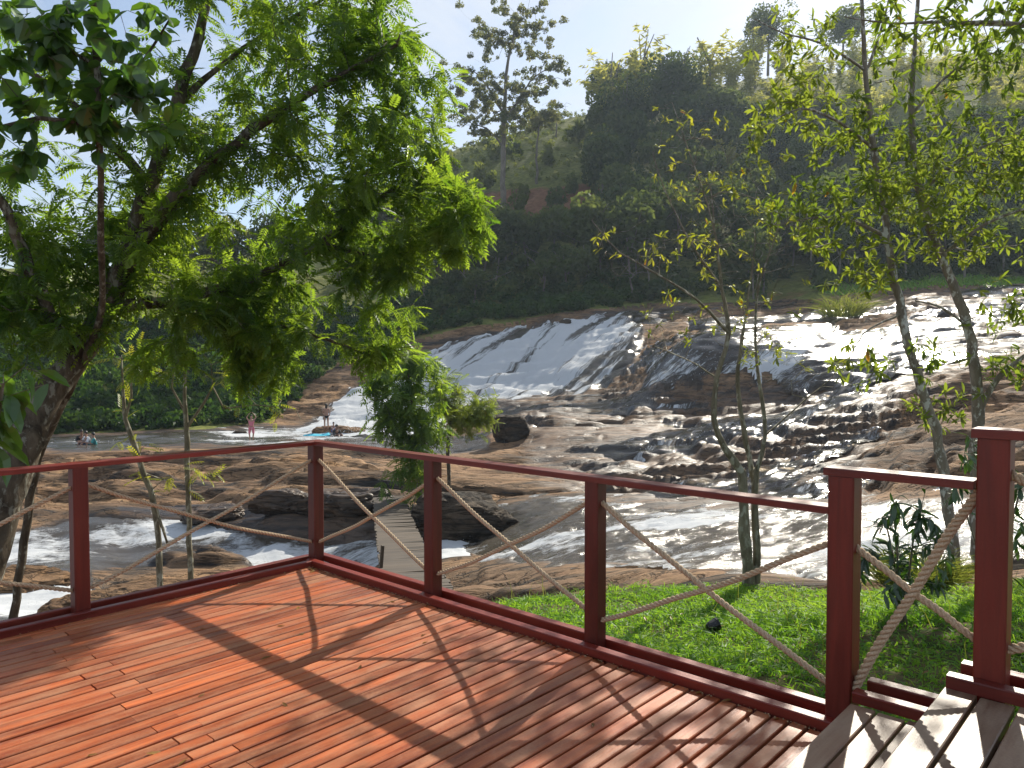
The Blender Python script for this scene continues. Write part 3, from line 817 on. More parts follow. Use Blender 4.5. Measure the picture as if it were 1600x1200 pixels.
def tubes(N, par, r, minr=0.0):
    n = len(N)
    kids = [[] for _ in range(n)]
    for i in range(n):
        if par[i] >= 0: kids[par[i]].append(i)
    V, Q4, off = [], [], 0
    starts = [(i, -1) for i in range(n) if par[i] < 0]
    while starts:
        i, p = starts.pop()
        ch = [p] if p >= 0 else []
        ch.append(i)
        while kids[i]:
            k = max(kids[i], key=lambda a: r[a])
            for o in kids[i]:
                if o != k: starts.append((o, i))
            ch.append(k); i = k
        if len(ch) < 2: continue
        P = N[ch]; rr = r[ch].copy()
        if p >= 0: rr[0] = min(rr[0], rr[1] * 1.25)
        if rr.max() < minr: continue
        big = rr.max(); ks = 10 if big > .06 else 6 if big > .015 else 3
        T = np.empty_like(P); T[1:-1] = P[2:] - P[:-2]; T[0] = P[1] - P[0]; T[-1] = P[-1] - P[-2]; T = nrm(T)
        ref = np.array((.31, .17, .0)) if abs(T[:, 2].mean()) > .6 else np.array((.05, .09, 1.0))
        A = nrm(np.cross(T, ref)); B = np.cross(T, A)
        th = np.linspace(0, 2 * np.pi, ks, endpoint=False)
        lump = 1 + (.10 * rng.normal(size=(len(P), ks)) if big > .03 else 0)
        ring = P[:, None] + (rr[:, None] * lump)[..., None] * (np.cos(th)[None, :, None] * A[:, None] + np.sin(th)[None, :, None] * B[:, None])
        m = len(P)
        V.append(ring.reshape(-1, 3))
        a = np.arange(m - 1)[:, None] * ks + np.arange(ks)[None]; b = np.arange(m - 1)[:, None] * ks + (np.arange(ks)[None] + 1) % ks
        Q4.append(np.stack([a, b, b + ks, a + ks], -1).reshape(-1, 4) + off); off += m * ks
    return np.concatenate(V), np.concatenate(Q4)

def t_frond(pairs=8, lw=.085, ll=.30, droop=.25):
    """a feather leaf of unit length along +x: thin stalk and pairs of leaflets"""
    V, Tq = [], []
    xs = np.linspace(.14, .96, pairs)
    def leaf(b, d, n, L, w):
        o = len(V); sx = np.cross(d, n)
        V.extend([b, b + d * L * .42 + sx * w, b + d * L - n * L * .12, b + d * L * .42 - sx * w]); Tq.append((o, o + 1, o + 2, o + 3))
    for i, x in enumerate(xs):
        z = -droop * x * x
        for sgn in (1, -1):
            d = np.array((.62, sgn * .78, -.25)); d /= np.linalg.norm(d)
            leaf(np.array((x + .02 * sgn, 0, z)), d, np.array((0, sgn * .3, 1.0)) / 1.044, ll * (1 - .45 * abs(x - .5)), lw * .5)
    leaf(np.array((.97, 0, -droop * .94)), np.array((.94, 0, -.34)), np.array((.34, 0, .94)), ll * .9, lw * .5)
    for a, b in ((0, .5), (.5, .98)):
        o = len(V)
        V.extend([np.array((a, -.006, -droop * a * a)), np.array((a, .006, -droop * a * a)), np.array((b, .005, -droop * b * b)), np.array((b, -.005, -droop * b * b))]); Tq.append((o, o + 1, o + 2, o + 3))
    return np.array(V), np.array(Tq)
def t_leaf(w=.30, fold=.10, curl=.18, wide_at=.55):
    """a single blade of unit length along +x, folded along its midrib"""
    xs = [0, .25, wide_at, .82, 1.0]; ws = [.03, w * .36, w * .5, w * .34, 0]
    V, Q = [], []
    for x, hw in zip(xs, ws):
        z = -curl * x * x
        V += [(x, -hw, z + fold * hw * 2), (x, 0, z), (x, hw, z + fold * hw * 2)]
    for i in range(4):
        a = i * 3
        Q += [(a, a + 3, a + 4, a + 1), (a + 1, a + 4, a + 5, a + 2)]
    return np.array(V, float), np.array(Q)

def place(T, pos, xdir, up, scale):
    """copies of a leaf template; returns V (n,k,3)"""
    X = nrm(xdir); Yv = nrm(np.cross(up, X)); Z = np.cross(X, Yv)
    M3 = np.stack([X, Yv, Z], -1) * np.asarray(scale)[:, None, None]
    return np.einsum('nij,kj->nki', M3, T) + pos[:, None, :], M3

def leaves_on(name, parent, base, T, Q, pos, xdir, up, scale, mat, rnd=None, single=0, part='leaf', mats_alt=None):
    """all leaves of a plant: the `single` ones nearest the eye as objects, the rest as one crown"""
    n = len(pos)
    rnd = rng.random(n) if rnd is None else rnd
    pos = pos - base
    order = np.argsort(np.linalg.norm(pos + base - np.array((0, 0, H)), axis=1) / np.maximum(scale, 1e-6))
    px, py = proj(pos + base)
    vis = (px[order] > 5) & (px[order] < 1595) & (py[order] > 5) & (py[order] < 1195)
    one = order[vis][:single]
    rest = np.setdiff1d(np.arange(n), one)
    if len(rest):
        V, _ = place(T, pos[rest], xdir[rest], up[rest], scale[rest])
        k = len(T)
        QQ = (Q[None] + (np.arange(len(rest)) * k)[:, None, None]).reshape(-1, Q.shape[1])
        c = link(name, make_mesh(name, V.reshape(-1, 3), QQ, mat, dict(rnd=np.repeat(rnd[rest], k))), parent)
        c['kind'] = 'stuff'
    if len(one):
        vs = [make_mesh(part, T, Q, mat, dict(rnd=np.full(len(T), v))) for v in (.1, .3, .5, .7, .9)]
        _, M3 = place(T, pos[one], xdir[one], up[one], scale[one])
        for i, j in enumerate(one):
            o = link(part, vs[min(4, int(rnd[j] * 5))], parent)
            m = Matrix([list(M3[i][r_]) + [pos[j][r_]] for r_ in range(3)] + [[0, 0, 0, 1]])
            o.matrix_local = m

def blob_tips(blobs, sc=1.3, thr=-.15, seed=3):
    out = []
    for (px, py, Y, rx, ry, rY, n) in blobs:
        c = at(px, py, Y); k = Y / F
        got = 0; tries = 0
        while got < n and tries < n * 6:
            tries += 1
            v = rng.normal(size=3); v /= np.linalg.norm(v); v *= rng.random()**.45
            p = c + v * np.array((rx * k, rY, ry * k))
            if vnoise(p[0] * sc, p[1] * sc, p[2] * sc + seed) < thr: continue
            out.append(p); got += 1
    return np.array(out)

def twig_sites(N, par, tip_ids, per, back=3.2):
    """leaf sites: positions along the last stretch of each twig and the twig direction there"""
    T = np.repeat(tip_ids, per)
    a = rng.random(len(T)) * back
    a[::per] = 0
    i0 = T.copy(); k = np.floor(a).astype(int)
    for s_ in range(int(back) + 1):
        mv_ = (k > s_) & (par[i0] >= 0)
        i0 = np.where(mv_, par[np.maximum(i0, 0)], i0)
    i1 = np.where(par[i0] >= 0, par[i0], i0)
    fr = (a - k)[:, None]
    pos = N[i0] + (N[i1] - N[i0]) * fr
    return pos, nrm(N[i0] - N[i1] + 1e-6)

def px_line(*pts):
    return [(at(x, y, Y), r) for (x, y, Y, r) in pts]

def tree(name, label, cat, lines, tips, leaf, per, size, mat, bark, droop=.35, out=.8, single=0, tip_r=.0035, stepl=.2, leafy=1.0, part='leaf', root_down=True, whorl=False, alt=None, group=None, power=.42, wob=.02):
    base = lines[0][0][0].copy()
    N, par, r, tid = grow(lines, tips, stepl, wob, tip_r, power=power)
    root = thing(name, label, cat, base, group=group)
    V, Q = tubes(N - base, par, r)
    link('trunk', make_mesh('trunk', V, Q, bark, smooth=True), root)
    if leafy < 1: tid = tid[rng.random(len(tid)) < leafy]
    pos, td = twig_sites(N, par, tid, per)
    n = len(pos)
    rd = rng.normal(size=(n, 3))
    if whorl:
        pos = np.repeat(N[tid], per, 0) + rng.normal(size=(n, 3)) * .012
        rd = rd - (rd * td).sum(1)[:, None] * td
        x = nrm(nrm(rd) * .9 + td * rng.uniform(-.1, .9, n)[:, None] + np.array((0, 0, -droop * .5)))
    else:
        x = nrm(td * .55 + nrm(rd) * out + np.array((0, 0, -droop)))
    up = nrm(np.array((0, 0, 1.0)) + rng.normal(size=(n, 3)) * .38)
    sc = size * rng.uniform(.65, 1.15, n)
    # neighbours share a tone so the crown has light and dark sprays
    rn = np.clip(.5 + .42 * vnoise(pos[:, 0] * 1.1, pos[:, 1] * 1.1, pos[:, 2] * 1.1, 9) + rng.normal(size=n) * .2, 0, 1)
    leaves_on('crown', root, base, leaf[0], leaf[1], pos, x, up, sc, mat, rn, single, part)
    if alt:
        m2_, cnt = alt
        k = rng.choice(n, cnt, replace=False)
        leaves_on('old_leaves', root, base, leaf[0], leaf[1], pos[k] - np.array((0, 0, .02)), x[k], up[k], sc[k], m2_, None, 0)
    return root

def Zg(px, Y): 
    X = (px - 800) / F * Y
    return X, Y, float(zat(X, Y))

frond = t_frond(6, .125, .38, .30)
frond_s = t_frond(6, .10, .34, .2)
leaf_o = t_leaf(.30, .10, .22, .60)
leaf_b = t_leaf(.78, .12, .20, .42)
leaf_l = t_leaf(.26, .15, .40, .45)

# --- the big feathery tree on the left
L = [px_line((-60, 1010, 7.3, 0.232), (-20, 860, 7.4, 0.198), (12, 760, 7.5, 0.172), (38, 690, 7.6, 0.159), (72, 620, 7.7, 0.142), (112, 562, 7.8, 0.129), (165, 480, 7.9, 0.107), (200, 400, 8.0, 0.095), (235, 290, 8.1, 0.082), (272, 170, 8.2, 0.069), (310, 60, 8.3, 0.053), (345, -90, 8.4, 0.034)),
     px_line((200, 400, 8.0, .085), (258, 330, 7.8, .078), (325, 258, 7.7, .062), (420, 185, 7.7, .045), (520, 125, 7.8, .03), (620, 70, 7.9, .016)),
     px_line((165, 480, 7.9, .075), (258, 470, 8.2, .066), (380, 440, 8.6, .05), (500, 380, 8.9, .04), (600, 305, 9.1, .028), (690, 245, 9.2, .014)),
     px_line((258, 470, 8.2, .04), (370, 495, 8.8, .034), (480, 520, 9.1, .026), (590, 560, 9.3, .013)),
     px_line((500, 380, 8.9, .03), (600, 400, 9.1, .022), (700, 385, 9.3, .012)),
     px_line((235, 290, 8.1, .055), (150, 200, 7.8, .045), (60, 120, 7.6, .03), (-80, 60, 7.4, .016)),
     px_line((112, 562, 7.8, .065), (60, 450, 7.3, .055), (10, 330, 7.0, .045), (-70, 200, 6.9, .025)),
     px_line((272, 170, 8.2, .04), (360, 90, 8.6, .03), (470, 20, 8.8, .02), (600, -60, 8.9, .01))]
B = [(430, 40, 8.3, 230, 110, 1.2, 250), (610, 60, 8.4, 100, 95, .9, 110), (330, 190, 8.3, 170, 130, 1.1, 140), (500, 200, 8.3, 170, 110, 1.2, 210), (615, 245, 9.0, 105, 90, .9, 150),
     (690, 345, 9.1, 75, 70, .7, 110), (530, 350, 8.9, 170, 100, 1.2, 230), (620, 440, 9.1, 100, 75, .8, 110), (400, 480, 8.8, 130, 90, 1.0, 170), (430, 570, 9.1, 75, 55, .7, 70), (590, 535, 9.3, 60, 50, .6, 50),
     (150, 430, 8.0, 160, 130, 1.1, 170), (60, 500, 7.6, 110, 90, .9, 90), (190, 290, 8.3, 170, 110, 1.1, 110), (-60, 350, 7.3, 120, 200, 1.0, 90), (300, 380, 8.5, 120, 90, .9, 110), (-100, 60, 7.6, 200, 160, 1.3, 100), (300, -160, 8.5, 420, 100, 1.4, 170), (270, 545, 8.7, 120, 50, .7, 60), (420, 560, 8.9, 90, 70, .9, 110), (330, 460, 8.7, 130, 70, .9, 110), (100, 340, 7.9, 140, 110, 1.0, 90), (640, 140, 8.8, 70, 90, .7, 60), (722, 325, 8.4, 48, 58, .8, 110), (330, 230, 7.6, 110, 80, .6, 45), (250, 330, 7.7, 110, 80, .6, 30)]
big = tree('feathery_tree', 'big tree with feathery hanging leaves and a leaning dark trunk left of the deck', 'tree', L, blob_tips([b_[:6] + (int(b_[6] * .56),) for b_ in B], 1.3, -.2), frond, 7, .21, m_frond, m_bark, droop=.35, out=1.0, single=280, part='frond', tip_r=.0030, stepl=.17)

# --- broad-leaved tree in front of it, top left
L = [px_line((20, 980, 8.3, .05), (60, 720, 8.2, .045), (150, 520, 7.6, .034), (158, 380, 6.8, .03), (154, 200, 6.1, .026), (150, 60, 6.1, .026), (148, -90, 6.0, .016)),
     px_line((154, 200, 6.1, .02), (60, 185, 6.0, .018), (-40, 215, 5.9, .014)), px_line((152, 110, 6.1, .018), (80, 60, 6.0, .013), (-20, 20, 5.9, .008)), px_line((154, 180, 6.1, .016), (215, 110, 6.0, .012), (265, 30, 6.0, .008))]
B = [(70, 90, 6.0, 90, 90, .4, 34), (215, 130, 6.0, 60, 90, .4, 30), (130, 30, 6.0, 150, 50, .4, 34), (140, 190, 6.0, 50, 35, .3, 12), (20, 215, 5.9, 40, 50, .3, 8), (-60, 90, 5.9, 70, 120, .5, 22)]
tree('broad_leaved_tree', 'slim upright tree with big rounded leaves at the top left, before the feathery tree', 'tree', L, blob_tips(B, 1, -2), leaf_b, 5, .155, m_broad, m_bark, droop=.75, out=1.0, single=280, tip_r=.003)

# --- large-leaved plant at the left edge by the trunk
bx = at(-30, 800, 5.2); bx[2] = float(zat(bx[0], bx[1]))
L = [[(bx, .03), (at(-25, 820, 5.2), .026), (at(-10, 690, 5.15), .02), (at(5, 600, 5.1), .012)]]
tips = [at(x, y, 5.1 + rng.uniform(-.15, .15)) for x, y in ((5, 585), (35, 575), (60, 580), (10, 620), (40, 610), (75, 600), (-20, 600), (0, 660))]
tree('large_leaved_plant', 'plant with long glossy drooping leaves at the left edge beside the leaning trunk', 'plant', L, tips, t_leaf(.42, .16, .5, .45), 3, .24, m_broad, m_bark_thin, droop=.7, out=1.0, single=60)

# --- two thin young trees below the left rail
def ground_pt(px, Y, dz=-.1):
    x, y, z = Zg(px, Y); return np.array((x, y, z + dz))
L = [[(ground_pt(252, 9.3), .042), (at(250, 918, 9.3), .040), (at(244, 800, 9.3), .037), (at(226, 740, 9.3), .036), (at(208, 690, 9.3), .034), (at(196, 655, 9.3), .028), (at(192, 600, 9.3), .016), (at(190, 560, 9.3), .010)],
     px_line((200, 668, 9.3, .022), (206, 620, 9.3, .016), (204, 570, 9.35, .010)), px_line((244, 790, 9.3, .018), (262, 850, 9.25, .016), (236, 760, 9.2, .008)),
     px_line((238, 775, 9.3, .012), (255, 750, 9.3, .009), (215, 735, 9.3, .006)), px_line((192, 600, 9.3, .01), (225, 585, 9.2, .007), (255, 582, 9.2, .004))]
tips = [at(x, y, 9.3 + rng.uniform(-.2, .2)) for x, y in ((190, 555), (204, 560), (185, 690), (232, 692), (176, 560), (215, 540), (255, 580), (188, 640), (270, 745), (222, 700), (290, 725), (310, 735))]
tree('young_tree', 'thin young tree with two pale upright stems, left of the two below the left rail', 'tree', L, tips, frond_s, 4, .19, m_sprout, m_bark_thin, droop=.2, single=60, part='frond', group='young trees below the left rail')
L = [[(ground_pt(302, 9.6), .040), (at(299, 912, 9.6), .038), (at(295, 820, 9.6), .036), (at(292, 720, 9.6), .034), (at(292, 670, 9.6), .034), (at(288, 620, 9.6), .022), (at(290, 560, 9.6), .012), (at(292, 500, 9.6), .007)],
     px_line((291, 640, 9.6, .02), (268, 605, 9.6, .014), (276, 560, 9.6, .009), (272, 520, 9.6, .005)), px_line((294, 665, 9.6, .024), (318, 630, 9.6, .017), (332, 605, 9.6, .012), (330, 570, 9.6, .007)),
     px_line((330, 612, 9.6, .012), (350, 638, 9.5, .010), (400, 632, 9.5, .007), (462, 640, 9.4, .004))]
tips = [at(x, y, 9.6 + rng.uniform(-.3, .3)) for x, y in ((300, 735), (330, 745), (285, 750), (320, 725), (345, 735), (380, 610), (420, 600), (400, 650), (440, 625), (350, 590), (310, 540), (260, 530), (300, 480), (245, 560), (360, 560), (430, 660), (470, 655))]
root = tree('young_tree', 'thin young tree with bare forked pale twigs, right of the two below the left rail', 'tree', L, tips, frond_s, 4, .19, m_sprout, m_bark_thin, droop=.2, single=40, part='frond', leafy=.45, group='young trees below the left rail')

# --- sapling and bushy little tree behind the rail, on the island
g0 = ground_pt(655, 25)
L = [[(g0, .07), (at(655, 720, 25), .06), (at(648, 660, 25), .05), (at(640, 600, 25), .03), (at(635, 560, 25), .015)], px_line((650, 680, 25, .03), (680, 650, 24.8, .02), (690, 600, 24.8, .01)), px_line((650, 690, 25, .03), (610, 650, 24.8, .02), (590, 600, 24.8, .01))]
B = [(640, 610, 25, 75, 60, 1.3, 75), (610, 650, 25, 45, 50, .9, 24), (660, 670, 24.6, 55, 45, .9, 36), (640, 560, 25, 50, 30, .9, 26), (640, 715, 24.4, 40, 35, .7, 14), (590, 590, 25, 40, 30, .8, 14)]
tree('sapling', 'leafy green sapling with feathery leaves rising behind the rail before the waterfall', 'tree', L, blob_tips(B, .7, -.1), frond, 6, .50, m_frond, m_bark, droop=.5, tip_r=.006, stepl=.4, wob=.03)
g1 = ground_pt(702, 27)
L = [[(g1, .07), (at(700, 690, 27), .06), (at(705, 655, 27), .04), (at(720, 620, 27), .015)], px_line((702, 670, 27, .03), (735, 650, 27, .018), (760, 635, 27, .008))]
B = [(720, 635, 27, 55, 42, 1.1, 110), (745, 655, 27, 35, 28, .8, 50), (695, 605, 27, 35, 26, .8, 36), (770, 618, 27, 10, 12, .2, 4)]
tree('bushy_tree', 'small bushy yellow-green tree on the rocks right of the feathery sapling', 'tree', L, blob_tips(B, .8, -.2), frond_s, 6, .34, mat_leaf('lime_leaf', (.09, .14, .022), (.17, .20, .035), (.22, .32, .02), (.42, .50, .05), .48, .04), m_bark, droop=.2, tip_r=.006, stepl=.4)

# --- bare multi-stemmed tree in the middle of the lawn edge
g2 = ground_pt(1172, 8.7)
L = [[(g2, .085), (at(1168, 880, 8.7), 0.0645), (at(1163, 800, 8.7), 0.0568), (at(1160, 740, 8.7), 0.0473), (at(1132, 700, 8.65), 0.0361), (at(1116, 655, 8.6), 0.0310), (at(1120, 590, 8.6), 0.0284), (at(1138, 520, 8.6), 0.0241), (at(1128, 450, 8.6), .02), (at(1120, 380, 8.5), 0.0112), (at(1110, 290, 8.4), 0.0069)],
     [(g2 + np.array((.10, .03, 0)), .06), (at(1182, 880, 8.75), 0.0447), (at(1178, 800, 8.75), 0.0387), (at(1176, 735, 8.8), 0.0310), (at(1162, 670, 8.8), .03), (at(1152, 600, 8.8), 0.0224), (at(1160, 530, 8.9), .02), (at(1170, 460, 8.9), 0.0112), (at(1180, 380, 8.9), 0.0069)],
     px_line((1178, 790, 8.75, .036), (1182, 735, 8.7, .03), (1196, 680, 8.7, .024), (1188, 610, 8.6, .02), (1180, 540, 8.6, .016), (1185, 450, 8.6, .011), (1215, 360, 8.5, .007)),
     px_line((1138, 520, 8.6, .02), (1090, 470, 8.4, .014), (1030, 430, 8.3, .010), (970, 395, 8.2, .007), (925, 345, 8.2, .004)),
     px_line((1128, 450, 8.6, .014), (1080, 380, 8.4, .010), (1040, 300, 8.3, .007), (1020, 240, 8.3, .004)),
     px_line((1120, 380, 8.5, .010), (1100, 300, 8.6, .008), (1070, 220, 8.6, .006), (1050, 160, 8.6, .004)),
     px_line((1196, 680, 8.7, .014), (1240, 640, 8.6, .010), (1300, 590, 8.5, .006)), px_line((1120, 590, 8.6, .012), (1070, 560, 8.4, .008), (1020, 540, 8.4, .005))]
B = [(1110, 300, 8.5, 120, 110, .9, 120), (1030, 390, 8.3, 110, 60, .7, 60), (1180, 380, 8.7, 110, 90, .9, 110), (1250, 560, 8.6, 90, 60, .7, 50), (1060, 500, 8.4, 70, 50, .6, 36), (1190, 520, 8.7, 80, 70, .8, 60), (940, 360, 8.2, 25, 30, .3, 7), (1060, 190, 8.5, 60, 40, .4, 22), (1170, 280, 8.7, 70, 60, .7, 40)]
tree('bare_branched_tree', 'half bare slender tree with several stems and yellow-green tips at the lawn edge', 'tree', L, blob_tips([b_[:6] + (int(b_[6] * 1.6),) for b_ in B], 1.2, -.3), leaf_o, 6, .085, m_sprout, m_bark_thin, droop=.15, single=200, leafy=.20, whorl=True, tip_r=.0024, stepl=.15, power=.40, alt=(m_yellow, 12))

# --- the two spotted-trunk trees on the right (one thing each)
g3 = ground_pt(1500, 9.30)
L = [[(g3, .072), (at(1495, 900, 9.30), 0.0664), (at(1482, 800, 9.30), 0.0624), (at(1466, 690, 9.30), 0.0584), (at(1432, 585, 9.30), 0.0544), (at(1408, 490, 9.30), 0.0496), (at(1386, 370, 9.30), 0.0440), (at(1366, 235, 9.30), 0.0368), (at(1352, 110, 9.30), 0.0288), (at(1345, -20, 9.30), 0.0208), (at(1340, -120, 9.30), 0.0120)],
     px_line((1386, 370, 9.30, .026), (1330, 345, 9.05, .02), (1270, 340, 8.93, .014), (1215, 352, 8.80, .007)), px_line((1366, 235, 9.30, .022), (1310, 190, 9.05, .016), (1250, 170, 8.93, .011), (1190, 200, 8.80, .006)),
     px_line((1352, 110, 9.30, .018), (1290, 70, 9.05, .013), (1220, 50, 8.93, .008), (1180, 30, 8.93, .005)), px_line((1352, 120, 9.30, .02), (1375, 50, 9.42, .015), (1400, -40, 9.55, .01)), px_line((1408, 490, 9.30, .016), (1350, 520, 8.93, .010), (1330, 560, 8.80, .006))]
B = [(1290, 330, 9.05, 100, 70, .8, 60), (1260, 190, 9.05, 90, 70, .8, 55), (1360, 210, 9.42, 100, 90, .9, 60), (1250, 60, 9.05, 80, 50, .7, 24), (1400, 60, 9.55, 90, 80, .8, 30), (1350, 420, 9.30, 70, 50, .6, 26), (1345, 565, 8.93, 45, 40, .4, 16), (1400, 300, 9.18, 80, 60, .8, 40)]
tree('spotted_trunk_tree', 'leaning slender tree with white spotted trunk, left of the pair beyond the steps', 'tree', L, blob_tips([b_[:6] + (int(b_[6] * 1.4),) for b_ in B], 1.2, -.3), leaf_o, 8, .128, m_olive, m_bark_spot, droop=.1, single=280, whorl=True, tip_r=.003, stepl=.16, alt=(m_yellow, 8), group='spotted trunk trees')
g4 = ground_pt(1530, 9.80)
L = [[(g4, .082), (at(1527, 850, 9.80), 0.0760), (at(1524, 740, 9.80), 0.0720), (at(1528, 620, 9.80), 0.0680), (at(1512, 510, 9.80), 0.0600), (at(1472, 400, 9.80), 0.0528), (at(1438, 300, 9.80), 0.0440), (at(1424, 180, 9.80), 0.0344), (at(1430, 60, 9.80), 0.0240), (at(1440, -100, 9.80), 0.0128)],
     px_line((1530, 640, 9.80, .045), (1560, 590, 9.67, .036), (1610, 550, 9.55, .026), (1700, 500, 9.42, .012)), px_line((1438, 300, 9.80, .026), (1500, 250, 9.67, .02), (1570, 215, 9.55, .013), (1660, 190, 9.42, .007)),
     px_line((1472, 400, 9.80, .026), (1540, 350, 9.55, .02), (1620, 320, 9.30, .012)), px_line((1424, 180, 9.80, .02), (1490, 110, 9.67, .014), (1560, 80, 9.55, .008)), px_line((1700, 60, 9.18, .03), (1600, 38, 9.18, .024), (1480, 35, 9.18, .016), (1390, 35, 9.18, .009), (1310, 50, 9.18, .005)) if False else px_line((1430, 60, 9.80, .02), (1500, 40, 9.55, .016), (1600, 42, 9.30, .010)),
     px_line((1512, 510, 9.80, .02), (1470, 480, 9.42, .014), (1430, 470, 9.18, .008))]
B = [(1500, 250, 9.67, 110, 90, .9, 85), (1590, 260, 9.55, 80, 110, .9, 70), (1540, 380, 9.55, 90, 60, .7, 42), (1510, 110, 9.67, 110, 70, .8, 42), (1580, 580, 9.55, 70, 50, .5, 20), (1430, 560, 9.30, 70, 60, .6, 26), (1620, 60, 9.30, 90, 50, .7, 26), (1470, 640, 9.42, 60, 40, .4, 16), (1560, 480, 9.55, 70, 40, .5, 16), (1680, 400, 9.42, 90, 200, .9, 50), (1440, 490, 9.30, 50, 40, .4, 16), (1420, 330, 9.67, 90, 70, .8, 44)]
tree('spotted_trunk_tree', 'thicker slender tree with grey spotted trunk, right of the pair beyond the steps', 'tree', L, blob_tips([b_[:6] + (int(b_[6] * 1.4),) for b_ in B], 1.2, -.3), leaf_o, 8, .128, m_olive, m_bark_spot, droop=.1, single=280, whorl=True, tip_r=.003, stepl=.16, alt=(m_yellow, 8), group='spotted trunk trees')
# overhead limb of a neighbour beyond the frame keeps its own trunk
g5 = ground_pt(1960, 6.6)
L = [[(g5, .09), (at(1950, 600, 6.6), .075), (at(1900, 200, 6.6), .05), (at(1840, -60, 6.6), .03)], px_line((1880, 120, 6.6, .03), (1760, 60, 6.6, .026), (1600, 38, 6.6, .02), (1480, 34, 6.6, .014), (1390, 36, 6.6, .008), (1320, 26, 6.6, .005))]
B = [(1560, 30, 6.6, 120, 45, .5, 40), (1430, 20, 6.6, 80, 40, .4, 20), (1750, 60, 6.6, 120, 100, .7, 60), (1880, 0, 6.6, 160, 150, .8, 70)]
tree('overhanging_tree', 'tree beyond the right edge whose leafy limb hangs across the top right corner', 'tree', L, blob_tips(B, 1.2, -.3), leaf_o, 8, .125, m_olive, m_bark_spot, droop=.2, single=120, whorl=True, tip_r=.003, stepl=.16)

# --- lanceolate shrub behind the taller posts
def bush(name, label, px, Y, spots, leaf, per, size, mat, single, stems=5, drp=.8):
    g = ground_pt(px, Y, -.05)
    lines = []
    for k, (x, y, yy_) in enumerate(spots[:stems]):
        p = at(x, y, yy_); mid = (g + p) / 2 + np.array((0, 0, .1))
        lines.append([(g if k == 0 else g + rng.normal(size=3) * np.array((.03, .03, 0)), .012), (mid, .009), (p, .005)])
    tips = [at(*s_) + rng.normal(size=3) * .05 for s_ in spots]
    return tree(name, label, 'shrub', lines, tips, leaf, per, size, mat, m_bark_thin, droop=drp, out=.9, single=single, tip_r=.0025, stepl=.1)
sp = [(x + rng.uniform(-18, 18), y + rng.uniform(-14, 14), 6.0 + rng.uniform(-.3, .3)) for x, y in ((1400, 800), (1370, 820), (1430, 790), (1410, 850), (1380, 870), (1450, 840), (1420, 890), (1470, 880), (1390, 910), (1440, 920), (1360, 860), (1480, 850), (1400, 880), (1460, 900), (1350, 900), (1425, 830))]
bush('broad_shrub', 'dark green shrub with long drooping leaves between the two tall posts', 1415, 6.0, sp + sp + sp, leaf_l, 9, .13, m_shrub, 150, drp=.45)
sp = [(x + rng.uniform(-15, 15), y + rng.uniform(-12, 12), 6.3 + rng.uniform(-.3, .3)) for x, y in ((1500, 750), (1530, 700), (1590, 740), (1600, 800), (1580, 860), (1510, 690), (1610, 700), (1560, 780), (1500, 720), (1590, 900))]
bush('broad_shrub', 'dark green leafy shrub behind the tallest post at the right edge', 1560, 6.3, sp, leaf_o, 9, .15, m_shrub, 80)
sp = [(x + rng.uniform(-20, 20), y + rng.uniform(-8, 8), 24 + rng.uniform(-.5, .5)) for x, y in ((625, 735), (640, 720), (655, 740), (610, 750), (650, 755), (600, 740), (630, 765), (670, 765))]
bush('rock_shrub', 'low green shrub growing on top of the dark boulder below the sapling', 640, 24, sp, frond_s, 8, .5, m_frond, 0)

def tuft(name, label, px, Y, n, h, spread, mat, cat='grass tuft', kind=None):
    g = ground_pt(px, Y, 0)
    a = rng.uniform(0, 2 * np.pi, n); rr = spread * np.sqrt(rng.random(n)) * .5
    b = np.stack([np.cos(a) * rr, np.sin(a) * rr, np.zeros(n) - .03], 1)
    d = nrm(np.stack([np.cos(a) * .5, np.sin(a) * .5, np.ones(n)], 1) + rng.normal(size=(n, 3)) * .35)
    L_ = h * rng.uniform(.5, 1.1, n)
    V, Q, rn = blade_arrays(b, d, L_, np.full(n, .006 + .0007 * Y), .5)
    return link(name, make_mesh(name, V, Q, mat, dict(rnd=rn)), None, tuple(g), label, cat)
def blade_arrays(b, d, L_, w, bend):
    n = len(b)
    side = nrm(np.cross(d, rng.normal(size=(n, 3))))
    hz = d * np.array((1, 1, 0)); hz = nrm(hz + rng.normal(size=(n, 3)) * np.array((.3, .3, 0)))
    m = b + d * (L_ * .5)[:, None]
    t = m + nrm(d * (1 - bend) + hz * bend * 1.1 - np.array((0, 0, bend * .35)))* (L_ * .55)[:, None]
    wv_ = side * (w * .5)[:, None]
    V = np.stack([b - wv_, b + wv_, m + wv_, m - wv_, t], 1).reshape(-1, 3)
    o = np.arange(n)[:, None] * 5
    Q = [np.array([[0, 1, 2, 3]]) + o, np.array([[3, 2, 4]]) + o]
    return V, Q, np.repeat(rng.random(n), 5)
tuft('grass_tuft', 'tall fuzzy grass tuft on the bank seen over the short stepped rail', 1440, 8.6, 900, .62, .75, m_slope)
tuft('grass_tuft', 'small dry grass tuft among the rocks at the foot of the third post', 745, 10.5, 160, .28, .4, m_slope)
tuft('grass_tuft', 'pale reedy grass tuft on the crest of the rock slab below the forest', 1316, 66, 420, 3.2, 3.0, m_slope)
tuft('grass_tuft', 'little grass tuft on the near bank beside the lawn tip', 800, 10.0, 160, .3, .5, m_grass)

